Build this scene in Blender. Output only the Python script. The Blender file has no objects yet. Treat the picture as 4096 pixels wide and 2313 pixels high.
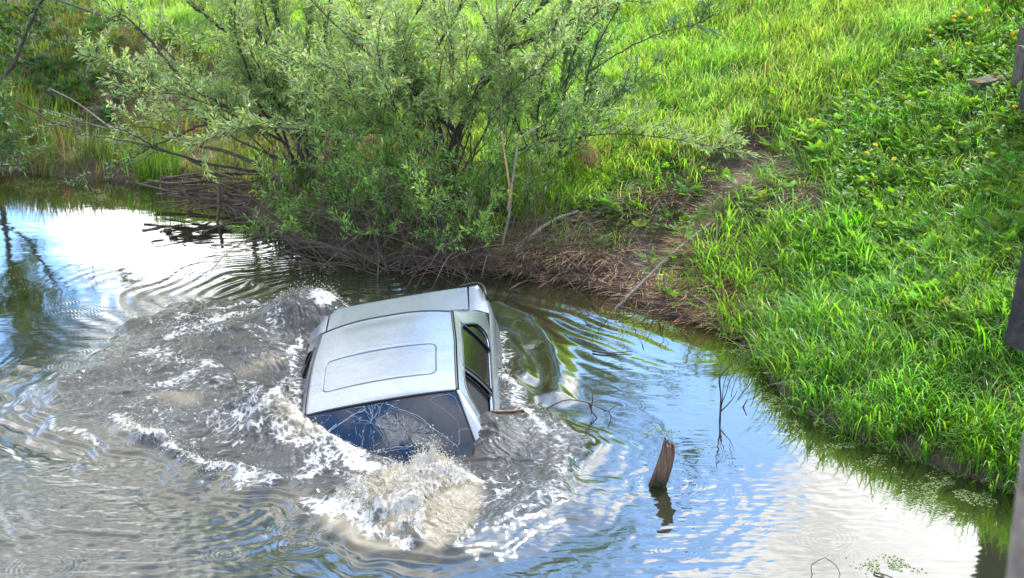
import bpy, math, random
import numpy as np
from mathutils import Matrix, Vector

rng = np.random.default_rng(7)
random.seed(7)
S = bpy.context.scene
COL = S.collection
R = math.radians

# ------------------------------------------------------------------ camera
CAM_H, PITCH, FPX = 4.4, R(17.0), 6000.0
PW, PH = 4096.0, 2313.0
cam_data = bpy.data.cameras.new("camera")
cam = bpy.data.objects.new("camera", cam_data)
COL.objects.link(cam)
cam.location = (0, 0, CAM_H)
cam.rotation_euler = (R(90) - PITCH, 0, 0)
cam_data.sensor_width = 36.0
cam_data.lens = FPX / PW * 36.0
cam_data.clip_start, cam_data.clip_end = 0.1, 3000
cam_data.dof.use_dof = True
cam_data.dof.focus_distance = 11.8
cam_data.dof.aperture_fstop = 4.0
S.camera = cam

# ------------------------------------------------------------------ sky, sun, exposure
SKYGAIN = 2.6
SUN_EL, SUN_AZ = R(54), R(32)                     # azimuth measured from +Y towards +X
W = bpy.data.worlds.new("World")
S.world = W
W.use_nodes = True
nt = W.node_tree
for n in list(nt.nodes):
    nt.nodes.remove(n)
wn = lambda t: nt.nodes.new(t)
out = wn('ShaderNodeOutputWorld'); bg = wn('ShaderNodeBackground')
sky = wn('ShaderNodeTexSky'); sky.sky_type = 'NISHITA'; sky.sun_disc = False
sky.sun_elevation = SUN_EL; sky.sun_rotation = SUN_AZ
sky.air_density = 1.0; sky.dust_density = 0.6; sky.ozone_density = 2.0
tc = wn('ShaderNodeTexCoord'); sep = wn('ShaderNodeSeparateXYZ')
nt.links.new(tc.outputs['Generated'], sep.inputs[0])
mz = wn('ShaderNodeMath'); mz.operation = 'MAXIMUM'; mz.inputs[1].default_value = 0.0
nt.links.new(sep.outputs['Z'], mz.inputs[0])
ad = wn('ShaderNodeMath'); ad.operation = 'ADD'; ad.inputs[1].default_value = 0.22
nt.links.new(mz.outputs[0], ad.inputs[0])
dx = wn('ShaderNodeMath'); dx.operation = 'DIVIDE'; dy = wn('ShaderNodeMath'); dy.operation = 'DIVIDE'
nt.links.new(sep.outputs['X'], dx.inputs[0]); nt.links.new(ad.outputs[0], dx.inputs[1])
nt.links.new(sep.outputs['Y'], dy.inputs[0]); nt.links.new(ad.outputs[0], dy.inputs[1])
cmb = wn('ShaderNodeCombineXYZ')
nt.links.new(dx.outputs[0], cmb.inputs[0]); nt.links.new(dy.outputs[0], cmb.inputs[1])
cn = wn('ShaderNodeTexNoise'); cn.inputs['Scale'].default_value = 2.6
cn.inputs['Detail'].default_value = 7; cn.inputs['Roughness'].default_value = 0.55
cn.inputs['Distortion'].default_value = 0.25
mp = wn('ShaderNodeMapping'); mp.inputs['Location'].default_value = (0.0, 0.0, 0.0)
nt.links.new(cmb.outputs[0], mp.inputs[0]); nt.links.new(mp.outputs[0], cn.inputs['Vector'])
# broad banks of cloud and gaps of clear sky: (azimuth, elevation, angular size, amount) in degrees
BANKS = [(-8.0, 38.0, 12, -.28), (-26, 44, 14, .3), (4.0, 20.0, 7.5, -.36), (9.0, 24.5, 3.5, -.12), (1.0, 28.0, 6, -.16), (-17.0, 17.0, 3.5, -.12), (-6, 27, 4, -.10),
         (-12.5, 13.8, 6.0, .26), (13.5, 27.0, 6.5, .28), (9.5, 18.5, 3.5, .16), (4.5, 24.0, 3.0, .20), (-16, 27, 6, .26), (-20.5, 17, 3, -.10), (16, 22, 5, .15), (-6, 15, 4, .12)]
acc = cn.outputs['Fac']
for az_, el_, sz_, am_ in BANKS:
    vd = wn('ShaderNodeVectorMath'); vd.operation = 'DISTANCE'
    vd.inputs[1].default_value = (math.sin(R(az_)) * math.cos(R(el_)), math.cos(R(az_)) * math.cos(R(el_)), math.sin(R(el_)))
    nt.links.new(tc.outputs['Generated'], vd.inputs[0])
    md = wn('ShaderNodeMapRange'); md.interpolation_type = 'SMOOTHSTEP'
    md.inputs['From Min'].default_value = R(sz_) * 1.6; md.inputs['From Max'].default_value = 0.0
    md.inputs['To Min'].default_value = 0.0; md.inputs['To Max'].default_value = am_
    nt.links.new(vd.outputs['Value'], md.inputs['Value'])
    sm_ = wn('ShaderNodeMath'); sm_.operation = 'ADD'
    nt.links.new(acc, sm_.inputs[0]); nt.links.new(md.outputs[0], sm_.inputs[1]); acc = sm_.outputs[0]
cr = wn('ShaderNodeMapRange'); cr.interpolation_type = 'SMOOTHSTEP'
cr.inputs['From Min'].default_value = 0.43; cr.inputs['From Max'].default_value = 0.56
nt.links.new(acc, cr.inputs['Value'])
mixc = wn('ShaderNodeMix'); mixc.data_type = 'RGBA'
nt.links.new(cr.outputs[0], mixc.inputs['Factor'])
gain = wn('ShaderNodeMix'); gain.data_type = 'RGBA'; gain.blend_type = 'MULTIPLY'; gain.inputs[0].default_value = 1.0
gain.inputs[7].default_value = (SKYGAIN * 0.74, SKYGAIN * 0.95, SKYGAIN * 1.12, 1); nt.links.new(sky.outputs[0], gain.inputs[6])
nt.links.new(gain.outputs[2], mixc.inputs[6])
CLOUD, CLOUD_FRONT = 9.0, 21.0
# clouds low in front, near the sun's azimuth, are brightly backlit; the rest of the cloud deck is dull
fy = wn('ShaderNodeMapRange'); fy.interpolation_type = 'SMOOTHSTEP'
fy.inputs['From Min'].default_value = 0.45; fy.inputs['From Max'].default_value = 0.85
fy.inputs['To Min'].default_value = CLOUD; fy.inputs['To Max'].default_value = CLOUD_FRONT
nt.links.new(sep.outputs['Y'], fy.inputs['Value'])
cc_ = wn('ShaderNodeCombineColor')
cv = wn('ShaderNodeTexNoise'); cv.inputs['Scale'].default_value = 5.5; cv.inputs['Detail'].default_value = 6; nt.links.new(mp.outputs[0], cv.inputs['Vector'])
cvr = wn('ShaderNodeMapRange'); cvr.inputs['From Min'].default_value = 0.3; cvr.inputs['From Max'].default_value = 0.7; cvr.inputs['To Min'].default_value = 0.62; cvr.inputs['To Max'].default_value = 1.3
nt.links.new(cv.outputs['Fac'], cvr.inputs['Value'])
cvm = wn('ShaderNodeMath'); cvm.operation = 'MULTIPLY'; nt.links.new(fy.outputs[0], cvm.inputs[0]); nt.links.new(cvr.outputs[0], cvm.inputs[1])
for k_ in range(3): nt.links.new(cvm.outputs[0], cc_.inputs[k_])
nt.links.new(cc_.outputs[0], mixc.inputs[7])
nt.links.new(mixc.outputs[2], bg.inputs['Color'])
bg.inputs['Strength'].default_value = 0.13
nt.links.new(bg.outputs[0], out.inputs['Surface'])

sun_d = bpy.data.lights.new("sun", 'SUN'); sun_d.energy = 3.2; sun_d.angle = R(1.0)
sun_d.color = (1.0, 0.95, 0.86)
sun = bpy.data.objects.new("sun", sun_d); COL.objects.link(sun)
sdir = Vector((math.sin(SUN_AZ) * math.cos(SUN_EL), math.cos(SUN_AZ) * math.cos(SUN_EL), math.sin(SUN_EL)))
sun.rotation_euler = sdir.to_track_quat('Z', 'Y').to_euler()
S.view_settings.view_transform = 'Standard'; S.view_settings.look = 'None'
S.view_settings.exposure = 0.82; S.view_settings.gamma = 1.0

# ------------------------------------------------------------------ helpers
cP, sP = math.cos(PITCH), math.sin(PITCH)

def rays(px, py):
    px = np.asarray(px, float); py = np.asarray(py, float)
    a = (px - PW / 2) / FPX; b = -(py - PH / 2) / FPX
    return np.stack([a, cP + b * sP, -sP + b * cP], -1)

def at_z(px, py, z=0.0):
    d = rays(px, py); t = (z - CAM_H) / d[..., 2]
    return np.array([0, 0, CAM_H]) + d * t[..., None]

def at_y(px, py, Y):
    d = rays(px, py); t = np.asarray(Y, float) / d[..., 1]
    return np.array([0, 0, CAM_H]) + d * t[..., None]

def project(P):
    P = np.asarray(P, float) - np.array([0, 0, CAM_H])
    d = P[..., 1] * cP - P[..., 2] * sP; u = P[..., 1] * sP + P[..., 2] * cP
    d = np.where(d < 0.1, 0.1, d)
    return PW / 2 + FPX * P[..., 0] / d, PH / 2 - FPX * u / d, d

def sstep(a, b, x):
    t = np.clip((x - a) / (b - a), 0, 1); return t * t * (3 - 2 * t)

_perm = np.concatenate([np.random.default_rng(3).permutation(256)] * 2)
_grad = np.stack([np.cos(np.arange(256) / 256 * 2 * np.pi * 7), np.sin(np.arange(256) / 256 * 2 * np.pi * 7)], 1)

def pn(x, y, seed=0):
    x = np.asarray(x, float) + seed * 37.17; y = np.asarray(y, float) + seed * 91.7
    xi = np.floor(x).astype(np.int64); yi = np.floor(y).astype(np.int64)
    xf = x - xi; yf = y - yi
    u = xf ** 3 * (xf * (xf * 6 - 15) + 10); v = yf ** 3 * (yf * (yf * 6 - 15) + 10)
    def g(ix, iy, fx, fy):
        h = _perm[(_perm[ix & 255] + iy) & 255]
        G = _grad[h]; return G[..., 0] * fx + G[..., 1] * fy
    a = g(xi, yi, xf, yf); b = g(xi + 1, yi, xf - 1, yf)
    c = g(xi, yi + 1, xf, yf - 1); d = g(xi + 1, yi + 1, xf - 1, yf - 1)
    return 1.5 * ((a + u * (b - a)) * (1 - v) + (c + u * (d - c)) * v)

def fbm(x, y, oct=4, seed=0, gain=0.5):
    s = 0; a = 1.0; f = 1.0
    for k in range(oct):
        s = s + a * pn(x * f, y * f, seed + k * 3); a *= gain; f *= 2.03
    return s

def poly_dist(x, y, pts):
    """distance to an open polyline and the parameter (0..1) of the nearest point"""
    best = np.full(np.shape(x), 1e9); par = np.zeros(np.shape(x)); n = len(pts) - 1
    for k in range(n):
        a = pts[k]; b = pts[k + 1]; ex, ey = b[0] - a[0], b[1] - a[1]
        t = np.clip(((x - a[0]) * ex + (y - a[1]) * ey) / (ex * ex + ey * ey + 1e-12), 0, 1)
        d = np.hypot(x - a[0] - t * ex, y - a[1] - t * ey)
        m = d < best; best = np.where(m, d, best); par = np.where(m, (k + t) / n, par)
    return best, par

def inside(x, y, pts):
    r = np.zeros(np.shape(x), bool); n = len(pts); j = n - 1
    for i in range(n):
        xi, yi = pts[i][0], pts[i][1]; xj, yj = pts[j][0], pts[j][1]
        c = ((yi > y) != (yj > y)) & (x < (xj - xi) * (y - yi) / (yj - yi + 1e-12) + xi)
        r ^= c; j = i
    return r

def sdf_poly(x, y, pts):
    """positive inside"""
    P = [tuple(p[:2]) for p in pts]
    d, _ = poly_dist(x, y, P + [P[0]])
    return np.where(inside(x, y, P), d, -d)

def W2(pxs, z=0.0):
    a = np.array(pxs, float); return at_z(a[:, 0], a[:, 1], z)[:, :2]

def np_mesh(name, V, quads=None, tris=None, smooth=True, cols=None, attrs=None):
    me = bpy.data.meshes.new(name)
    V = np.ascontiguousarray(V, np.float32)
    q = np.zeros((0, 4), np.int32) if quads is None else np.asarray(quads, np.int32)
    t = np.zeros((0, 3), np.int32) if tris is None else np.asarray(tris, np.int32)
    me.vertices.add(len(V)); me.vertices.foreach_set('co', V.ravel())
    nl = q.size + t.size; me.loops.add(nl)
    me.loops.foreach_set('vertex_index', np.concatenate([q.ravel(), t.ravel()]).astype(np.int32))
    nf = len(q) + len(t); me.polygons.add(nf)
    ls = np.concatenate([np.arange(len(q)) * 4, q.size + np.arange(len(t)) * 3]).astype(np.int32)
    me.polygons.foreach_set('loop_start', ls)
    me.polygons.foreach_set('use_smooth', np.full(nf, smooth))
    me.update(calc_edges=True)
    if cols is not None:
        ca = me.color_attributes.new('Col', 'FLOAT_COLOR', 'POINT')
        c4 = np.ones((len(V), 4), np.float32); c4[:, :3] = cols
        ca.data.foreach_set('color', c4.ravel())
    for k, v in (attrs or {}).items():
        at = me.attributes.new(k, 'FLOAT', 'POINT'); at.data.foreach_set('value', np.ascontiguousarray(v, np.float32))
    return me

def link(name, me, mat=None, parent=None):
    o = bpy.data.objects.new(name, me); COL.objects.link(o)
    if mat is not None:
        for m in (mat if isinstance(mat, (list, tuple)) else [mat]):
            me.materials.append(m)
    if parent is not None:
        o.parent = parent
    return o

def tag(o, label=None, cat=None, group=None, kind=None):
    if label: o['label'] = label
    if cat: o['category'] = cat
    if group: o['group'] = group
    if kind: o['kind'] = kind
    return o

def thing(name, loc, label, cat, group=None):
    o = bpy.data.objects.new(name, None); COL.objects.link(o); o.location = loc
    o.empty_display_size = 0.2
    return tag(o, label, cat, group)

class Bag:
    """collects geometry for ONE mesh"""
    def __init__(s): s.V = []; s.Q = []; s.T = []; s.C = []; s.n = 0
    def add(s, V, Q=None, T=None, C=None):
        V = np.asarray(V, float)
        if Q is not None and len(Q): s.Q.append(np.asarray(Q) + s.n)
        if T is not None and len(T): s.T.append(np.asarray(T) + s.n)
        s.V.append(V); s.n += len(V)
        if C is not None: s.C.append(np.broadcast_to(np.asarray(C, float), (len(V), 3)))
    def mesh(s, name, smooth=True):
        return np_mesh(name, np.concatenate(s.V), np.concatenate(s.Q) if s.Q else None,
                       np.concatenate(s.T) if s.T else None, smooth, np.concatenate(s.C) if s.C else None)

def tube(path, rad, k=6, wob=0.0):
    P = np.asarray(path, float); n = len(P); rad = np.broadcast_to(np.asarray(rad, float), (n,))
    T = np.gradient(P, axis=0); T /= np.linalg.norm(T, axis=1)[:, None] + 1e-9
    ref = np.array([0.13, 0.27, 0.95]) if abs(T[:, 2]).mean() < 0.85 else np.array([0.95, 0.2, 0.1])
    A = np.cross(T, ref); A /= np.linalg.norm(A, axis=1)[:, None] + 1e-9
    B = np.cross(T, A)
    th = np.arange(k) / k * 2 * np.pi
    rr = rad[:, None] * (1 + wob * np.random.default_rng(n).normal(size=(n, k)))
    V = P[:, None] + rr[..., None] * (np.cos(th)[None, :, None] * A[:, None] + np.sin(th)[None, :, None] * B[:, None])
    V = V.reshape(-1, 3)
    i = np.arange(n - 1)[:, None] * k; j = np.arange(k)[None]; j2 = (j + 1) % k
    Q = np.stack([i + j, i + j2, i + k + j2, i + k + j], -1).reshape(-1, 4)
    V = np.concatenate([V, P[:1], P[-1:]]); c0 = n * k
    jj = np.arange(k); T0 = np.stack([np.full(k, c0), (jj + 1) % k, jj], 1)
    T1 = np.stack([np.full(k, c0 + 1), (n - 1) * k + jj, (n - 1) * k + (jj + 1) % k], 1)
    return V, Q, np.concatenate([T0, T1])

def smooth_path(pts, n=24):
    P = np.asarray(pts, float)
    if len(P) == 2:
        return P[0] + (P[1] - P[0]) * np.linspace(0, 1, n)[:, None]
    E = np.concatenate([[2 * P[0] - P[1]], P, [2 * P[-1] - P[-2]]]); m = len(P) - 1
    t = np.linspace(0, m - 1e-6, n); k = t.astype(int); f = (t - k)[:, None]
    a, b, c, d = E[k], E[k + 1], E[k + 2], E[k + 3]
    return 0.5 * (2 * b + (c - a) * f + (2 * a - 5 * b + 4 * c - d) * f ** 2 + (3 * b - a - 3 * c + d) * f ** 3)

def grid_faces(r, c):
    i = np.arange(r - 1)[:, None] * c; j = np.arange(c - 1)[None]
    return np.stack([i + j, i + j + 1, i + c + j + 1, i + c + j], -1).reshape(-1, 4)

# ------------------------------------------------------------------ materials
def mat(name):
    m = bpy.data.materials.new(name); m.use_nodes = True
    t = m.node_tree; b = t.nodes['Principled BSDF']
    return m, t, b

def noise(t, scale, detail=6, rough=0.55, dist=0.0, vec=None):
    n = t.nodes.new('ShaderNodeTexNoise'); n.inputs['Scale'].default_value = scale
    n.inputs['Detail'].default_value = detail; n.inputs['Roughness'].default_value = rough
    n.inputs['Distortion'].default_value = dist
    if vec is None:
        c = t.nodes.new('ShaderNodeTexCoord'); vec = c.outputs['Object']
    t.links.new(vec, n.inputs['Vector']); return n

def ramp(t, src, stops):
    r = t.nodes.new('ShaderNodeValToRGB'); e = r.color_ramp.elements
    while len(e) < len(stops): e.new(0.5)
    for k, (p, c) in enumerate(stops):
        e[k].position = p; e[k].color = (*c, 1)
    t.links.new(src, r.inputs[0]); return r

def bump(t, src, b, strength=0.4, dist=0.02):
    u = t.nodes.new('ShaderNodeBump'); u.inputs['Strength'].default_value = strength
    u.inputs['Distance'].default_value = dist
    t.links.new(src, u.inputs['Height']); t.links.new(u.outputs[0], b.inputs['Normal']); return u

def leaf_mat(name, rough=0.42, transl=0.45, spec=0.45):
    m, t, b = mat(name)
    a = t.nodes.new('ShaderNodeAttribute'); a.attribute_name = 'Col'
    t.links.new(a.outputs['Color'], b.inputs['Base Color'])
    b.inputs['Roughness'].default_value = rough; b.inputs['Specular IOR Level'].default_value = spec
    tr = t.nodes.new('ShaderNodeBsdfTranslucent')
    mx = t.nodes.new('ShaderNodeMixShader'); mx.inputs[0].default_value = transl
    hs = t.nodes.new('ShaderNodeHueSaturation'); hs.inputs['Saturation'].default_value = 1.15
    hs.inputs['Value'].default_value = 1.7; hs.inputs['Hue'].default_value = 0.485
    t.links.new(a.outputs['Color'], hs.inputs['Color']); t.links.new(hs.outputs[0], tr.inputs[0])
    t.links.new(b.outputs[0], mx.inputs[1]); t.links.new(tr.outputs[0], mx.inputs[2])
    t.links.new(mx.outputs[0], t.nodes['Material Output'].inputs['Surface'])
    return m

def bark_mat(name, c1, c2, scale=14, rough=0.85):
    m, t, b = mat(name)
    n = noise(t, scale, 8, 0.65, 0.4)
    r = ramp(t, n.outputs['Fac'], [(0.3, c1), (0.7, c2)])
    t.links.new(r.outputs[0], b.inputs['Base Color']); b.inputs['Roughness'].default_value = rough
    n2 = noise(t, scale * 3.5, 6, 0.6, 0.2)
    bump(t, n2.outputs['Fac'], b, 0.6, 0.01)
    return m

def plain(name, c, rough=0.5, metal=0.0, spec=0.5):
    m, t, b = mat(name)
    n = noise(t, 9, 5); v = t.nodes.new('ShaderNodeMix'); v.data_type = 'RGBA'
    v.inputs[6].default_value = (*[x * 0.85 for x in c], 1); v.inputs[7].default_value = (*[min(1, x * 1.12) for x in c], 1)
    t.links.new(n.outputs['Fac'], v.inputs[0]); t.links.new(v.outputs[2], b.inputs['Base Color'])
    b.inputs['Roughness'].default_value = rough; b.inputs['Metallic'].default_value = metal
    b.inputs['Specular IOR Level'].default_value = spec
    return m

M_GRASS = leaf_mat('grass_blades', 0.4, 0.52); M_WEED = leaf_mat('weed_leaves', 0.45, 0.45)
M_WILLOW = leaf_mat('willow_leaves', 0.38, 0.38, 0.5)
M_STRAW = leaf_mat('dry_straw', 0.7, 0.2, 0.2)
M_BARK = bark_mat('willow_bark', (0.035, 0.028, 0.02), (0.13, 0.11, 0.085))
M_PALE = bark_mat('pale_bark', (0.2, 0.16, 0.11), (0.42, 0.36, 0.28))
M_DEAD = bark_mat('dead_wood', (0.05, 0.033, 0.024), (0.17, 0.115, 0.085))
M_TWIG = bark_mat('dead_twigs', (0.05, 0.034, 0.026), (0.19, 0.135, 0.10))
M_WET = bark_mat('wet_twigs', (0.012, 0.01, 0.01), (0.05, 0.035, 0.03), 14, 0.4)
M_SPLIT = bark_mat('split_wood', (0.38, 0.22, 0.1), (0.62, 0.43, 0.22))

# ------------------------------------------------------------------ ground
WL_PX = [(-1400, 560), (-500, 610), (0, 680), (300, 715), (560, 735), (800, 785), (1000, 880), (1180, 985), (1350, 1035),
         (1700, 1060), (2050, 1095), (2400, 1150), (2700, 1265), (2900, 1325), (3000, 1400), (3050, 1480),
         (3110, 1570), (3260, 1680), (3500, 1780), (3800, 1885), (4000, 1955), (4300, 2080)]
wl = W2(WL_PX)
wl = np.concatenate([[[-90, 34.0], [-40, 27.0]], wl, [[4.6, 7.0], [5.6, 5.2], [7.2, 1.0], [9.0, -10], [12, -80]]])
LAND = [tuple(p) for p in wl] + [(900, -80), (900, 900), (-900, 900), (-900, 34)]

def shore(x, y):
    d, _ = poly_dist(x, y, wl)
    return np.where(inside(x, y, LAND), d, -d)

MUD_PX = [(2330, 1130), (2480, 1000), (2620, 880), (2740, 760), (2850, 690), (2960, 600), (3060, 560), (3090, 620),
          (3060, 720), (2960, 800), (2820, 890), (2700, 1010), (2750, 1180), (2560, 1170)]
MUD = W2(MUD_PX, 0.55)
GROOVE_PX = [(2500, 1120), (2760, 850), (3000, 640), (3300, 430), (3600, 230)]
GROOVE = W2(GROOVE_PX, 0.9)

def gh(x, y, d=None):
    if d is None: d = shore(x, y)
    s = np.interp(x, [-8, -3, 1, 3.2, 4.6], [0.30, 0.33, 0.35, 0.42, 0.46])
    cap = np.interp(x, [-9, -3, 1, 4.0], [1.75, 2.0, 2.5, 3.1])
    dd = np.maximum(d, 0)
    z = np.interp(x, [0, 2.2], [0.13, 0.05]) * sstep(0, 0.25, dd) + s * dd
    z = cap - np.logaddexp(0, (cap - z) * 3.0) / 3.0 + 0.0
    z = np.maximum(z, -0.02) + np.where(d > 0, 0.02, 0)
    m = sstep(0.1, 1.0, dd)
    z = z + m * (0.09 * fbm(x * 0.8, y * 0.8, 3, 11) + 0.035 * pn(x * 3.1, y * 3.1, 5))
    g, _ = poly_dist(x, y, GROOVE)
    z = z - 0.16 * np.exp(-(g / 0.35) ** 2) * m
    far = sstep(30, 90, np.hypot(x, y)); z = z * (1 - far) + 2.3 * far
    under = -0.06 - 0.9 * (1 - np.exp(np.minimum(d, 0) / 1.2))
    return np.where(d > 0, z, under)

def on_ground(px, py, lift=0.0):
    """3-D point where the line of sight through a photo pixel meets the bank (or the water)"""
    px = np.atleast_1d(np.asarray(px, float)); py = np.atleast_1d(np.asarray(py, float))
    d = rays(px, py); best = np.full(len(px), np.nan); prev = None
    ys = np.linspace(7.5, 40, 420); res = np.full((len(px), 3), np.nan); done = np.zeros(len(px), bool)
    for yv in ys:
        t_ = yv / d[:, 1]; P = np.array([0, 0, CAM_H]) + d * t_[:, None]
        h = np.maximum(gh(P[:, 0], P[:, 1]), 0) + lift
        hit = (P[:, 2] <= h) & ~done
        res[hit] = P[hit]; res[hit, 2] = h[hit]; done |= hit
        if done.all(): break
    bad = ~done
    if bad.any():
        res[bad] = at_y(px[bad], py[bad], 30)
    return res

def og(px, py, lift=0.0): return on_ground(px, py, lift)[0]

_m = on_ground(*np.array(MUD_PX, float).T); _g = on_ground(*np.array(GROOVE_PX, float).T)
MUD, GROOVE = _m[:, :2], _g[:, :2]

def axis(lo, hi, a, b, step, grow=1.35):
    core = list(np.arange(lo, hi, step)); s = step; v = hi; up = []
    while v < b: up.append(v); s *= grow; v += s
    s = step; v = lo - step; dn = []
    while v > a: dn.append(v); s *= grow; v -= s
    return np.array(dn[::-1] + [*core] + up)

gx = axis(-9, 7.5, -700, 700, 0.045); gy = axis(8.5, 26, -500, 900, 0.05)
X, Y = np.meshgrid(gx, gy)
Dg = np.where((np.abs(X) < 60) & (np.abs(Y) < 80), 0, 0).astype(float)
Dg = shore(X, Y); Z = gh(X, Y, Dg)
lump = sstep(0.02, 0.3, Dg) * sstep(40, 20, np.hypot(X, Y))
mudm = sdf_poly(X, Y, MUD); mudf = sstep(-0.35, 0.15, mudm + 0.25 * fbm(X * 1.5, Y * 1.5, 3, 31))
Z = Z + lump * (0.02 * fbm(X * 7, Y * 7, 3, 21) + 0.035 * mudf * fbm(X * 6, Y * 6, 3, 41))
dryf = np.clip(sstep(-1.5, -4.5, X) * (0.6 + 0.6 * fbm(X * 0.9, Y * 0.9, 3, 51)), 0, 1)
m, t, b = mat('soil')
a1 = t.nodes.new('ShaderNodeAttribute'); a1.attribute_name = 'mud'
a2 = t.nodes.new('ShaderNodeAttribute'); a2.attribute_name = 'dry'
n1 = noise(t, 5, 8, 0.65); n2 = noise(t, 38, 8, 0.7)
r_g = ramp(t, n1.outputs['Fac'], [(0.3, (0.03, 0.045, 0.012)), (0.55, (0.055, 0.06, 0.02)), (0.75, (0.11, 0.085, 0.045))])
r_m = ramp(t, n2.outputs['Fac'], [(0.3, (0.035, 0.023, 0.017)), (0.55, (0.115, 0.074, 0.055)), (0.8, (0.25, 0.17, 0.125))])
r_d = ramp(t, n2.outputs['Fac'], [(0.3, (0.07, 0.045, 0.025)), (0.7, (0.3, 0.2, 0.12))])
mx1 = t.nodes.new('ShaderNodeMix'); mx1.data_type = 'RGBA'; mx2 = t.nodes.new('ShaderNodeMix'); mx2.data_type = 'RGBA'
t.links.new(a2.outputs['Fac'], mx1.inputs[0]); t.links.new(r_g.outputs[0], mx1.inputs[6]); t.links.new(r_d.outputs[0], mx1.inputs[7])
t.links.new(a1.outputs['Fac'], mx2.inputs[0]); t.links.new(mx1.outputs[2], mx2.inputs[6]); t.links.new(r_m.outputs[0], mx2.inputs[7])
t.links.new(mx2.outputs[2], b.inputs['Base Color']); b.inputs['Roughness'].default_value = 0.9
bump(t, n2.outputs['Fac'], b, 0.9, 0.03)
shoref = sstep(0.35, 0.05, Dg)
me = np_mesh('ground', np.stack([X, Y, Z], -1).reshape(-1, 3), grid_faces(*X.shape),
             attrs={'mud': np.clip(mudf + shoref * 0.8, 0, 1).ravel(), 'dry': dryf.ravel()})
tag(link('ground', me, m), kind='structure')


# ------------------------------------------------------------------ car placement (solved from the photograph)
CR = np.array([[0.0410029, 0.9848717, -0.1683642], [-0.9882908, 0.0151909, -0.1518239], [-0.1469694, 0.1726180, 0.9739625]])
CT = np.array([-0.77480787, 11.07917716, -0.88096452])
def car_pt(u, v, w): return CR @ np.array([u, v, w]) + CT

# ------------------------------------------------------------------ water
rows = np.concatenate([np.linspace(R(1.2), R(7.6), 60)[:-1], np.linspace(R(7.6), R(30.5), 1150), np.linspace(R(31), R(80), 40)])
cols = np.concatenate([np.linspace(-2.6, -0.46, 40)[:-1], np.linspace(-0.46, 0.46, 1500), np.linspace(0.46, 2.6, 40)[1:]])
yy = CAM_H / np.tan(rows)
YY, TT = np.meshgrid(yy, cols, indexing='ij'); XX = TT * (YY + 1.0)
x, y = XX, YY
TURB = W2([(180, 1560), (330, 1480), (470, 1310), (640, 1235), (900, 1195), (1150, 1195), (1330, 1230), (1500, 1250), (1900, 1200),
           (1985, 1300), (2010, 1420), (2070, 1540), (2160, 1640), (2340, 1720), (2395, 1850), (2375, 1960), (2200, 2065), (1950, 2165),
           (1750, 2225), (1560, 2175), (1400, 2110), (1200, 2010), (950, 1955), (720, 1910), (560, 1840), (300, 1745), (170, 1650)])
wx = x + 0.10 * fbm(x * 2.2, y * 2.2, 2, 61); wy = y + 0.13 * fbm(x * 2.2, y * 2.2, 2, 67)
ts = sdf_poly(wx, wy, TURB)
turb = sstep(-0.02, 0.16, ts)
near = (x > -6) & (x < 5) & (y > 6) & (y < 20)
h = np.zeros_like(x)
# ambient swell and breeze ripples
calm = 0.35 + 0.65 * sstep(-0.25, 0.5, fbm(x * 0.35 + 3, y * 0.5, 2, 71))
h += 0.0012 * pn(x * 0.8, y * 1.6, 73) + calm * (0.00045 * pn(x * 4 + 2 * y, y * 9, 75) + 0.00035 * pn(x * 9, y * 19, 77))
# churned zone
core = sstep(0.12, 0.75, ts)
qx = x + 0.16 * fbm(x * 1.7, y * 1.7, 3, 81); qy = y + 0.20 * fbm(x * 1.7, y * 1.7, 3, 87)
chop = core * (0.030 * pn(qx * 1.0, qy * 1.2, 91)) + (0.25 + 0.75 * core) * 0.026 * (0.5 - np.abs(pn(qx * 2.1, qy * 2.6, 93))) + (0.3 + 0.7 * core) * 0.019 * (0.5 - np.abs(pn(qx * 4.6, qy * 5.4, 95))) \
    + 0.013 * pn(qx * 10, qy * 11, 97) + 0.0085 * pn(qx * 21, qy * 24, 99) + 0.0048 * pn(qx * 43, qy * 47, 101)
act = 0.55 + 0.45 * sstep(-0.4, 0.5, fbm(x * 0.8, y * 0.9, 2, 103))
h += turb * (act * chop * 1.15 + 0.045)
# the smooth swell that runs ahead of the churned zone, with trailing parallel ripples
dt = np.maximum(-ts, 0)
ring_side = sstep(13.2, 10.5, y)
ring_side = ring_side * (0.35 + 0.65 * sstep(1.0, -0.6, x))
h += (1 - turb) * ring_side * (0.036 * np.exp(-(dt / 0.12) ** 2) + 0.005 * np.exp(-dt / 0.45) * np.cos(2 * np.pi * dt / 0.13 + 2.5 * pn(x * 2, y * 2, 119)))
h -= (1 - turb) * ring_side * 0.022 * np.exp(-((dt - 0.36) / 0.16) ** 2)

def ridge(pxs, width, amp, z=0.0):
    global h
    d, _ = poly_dist(x, y, W2(pxs, z)); h = h + amp * np.exp(-(d / width) ** 2)

def lump_at(px, py, rad, amp, ry=None):
    global h
    p = at_z(px, py, amp * 0.5); ry = ry or rad
    h = h + amp * np.exp(-((x - p[0]) / rad) ** 2 - ((y - p[1]) / ry) ** 2)

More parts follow.
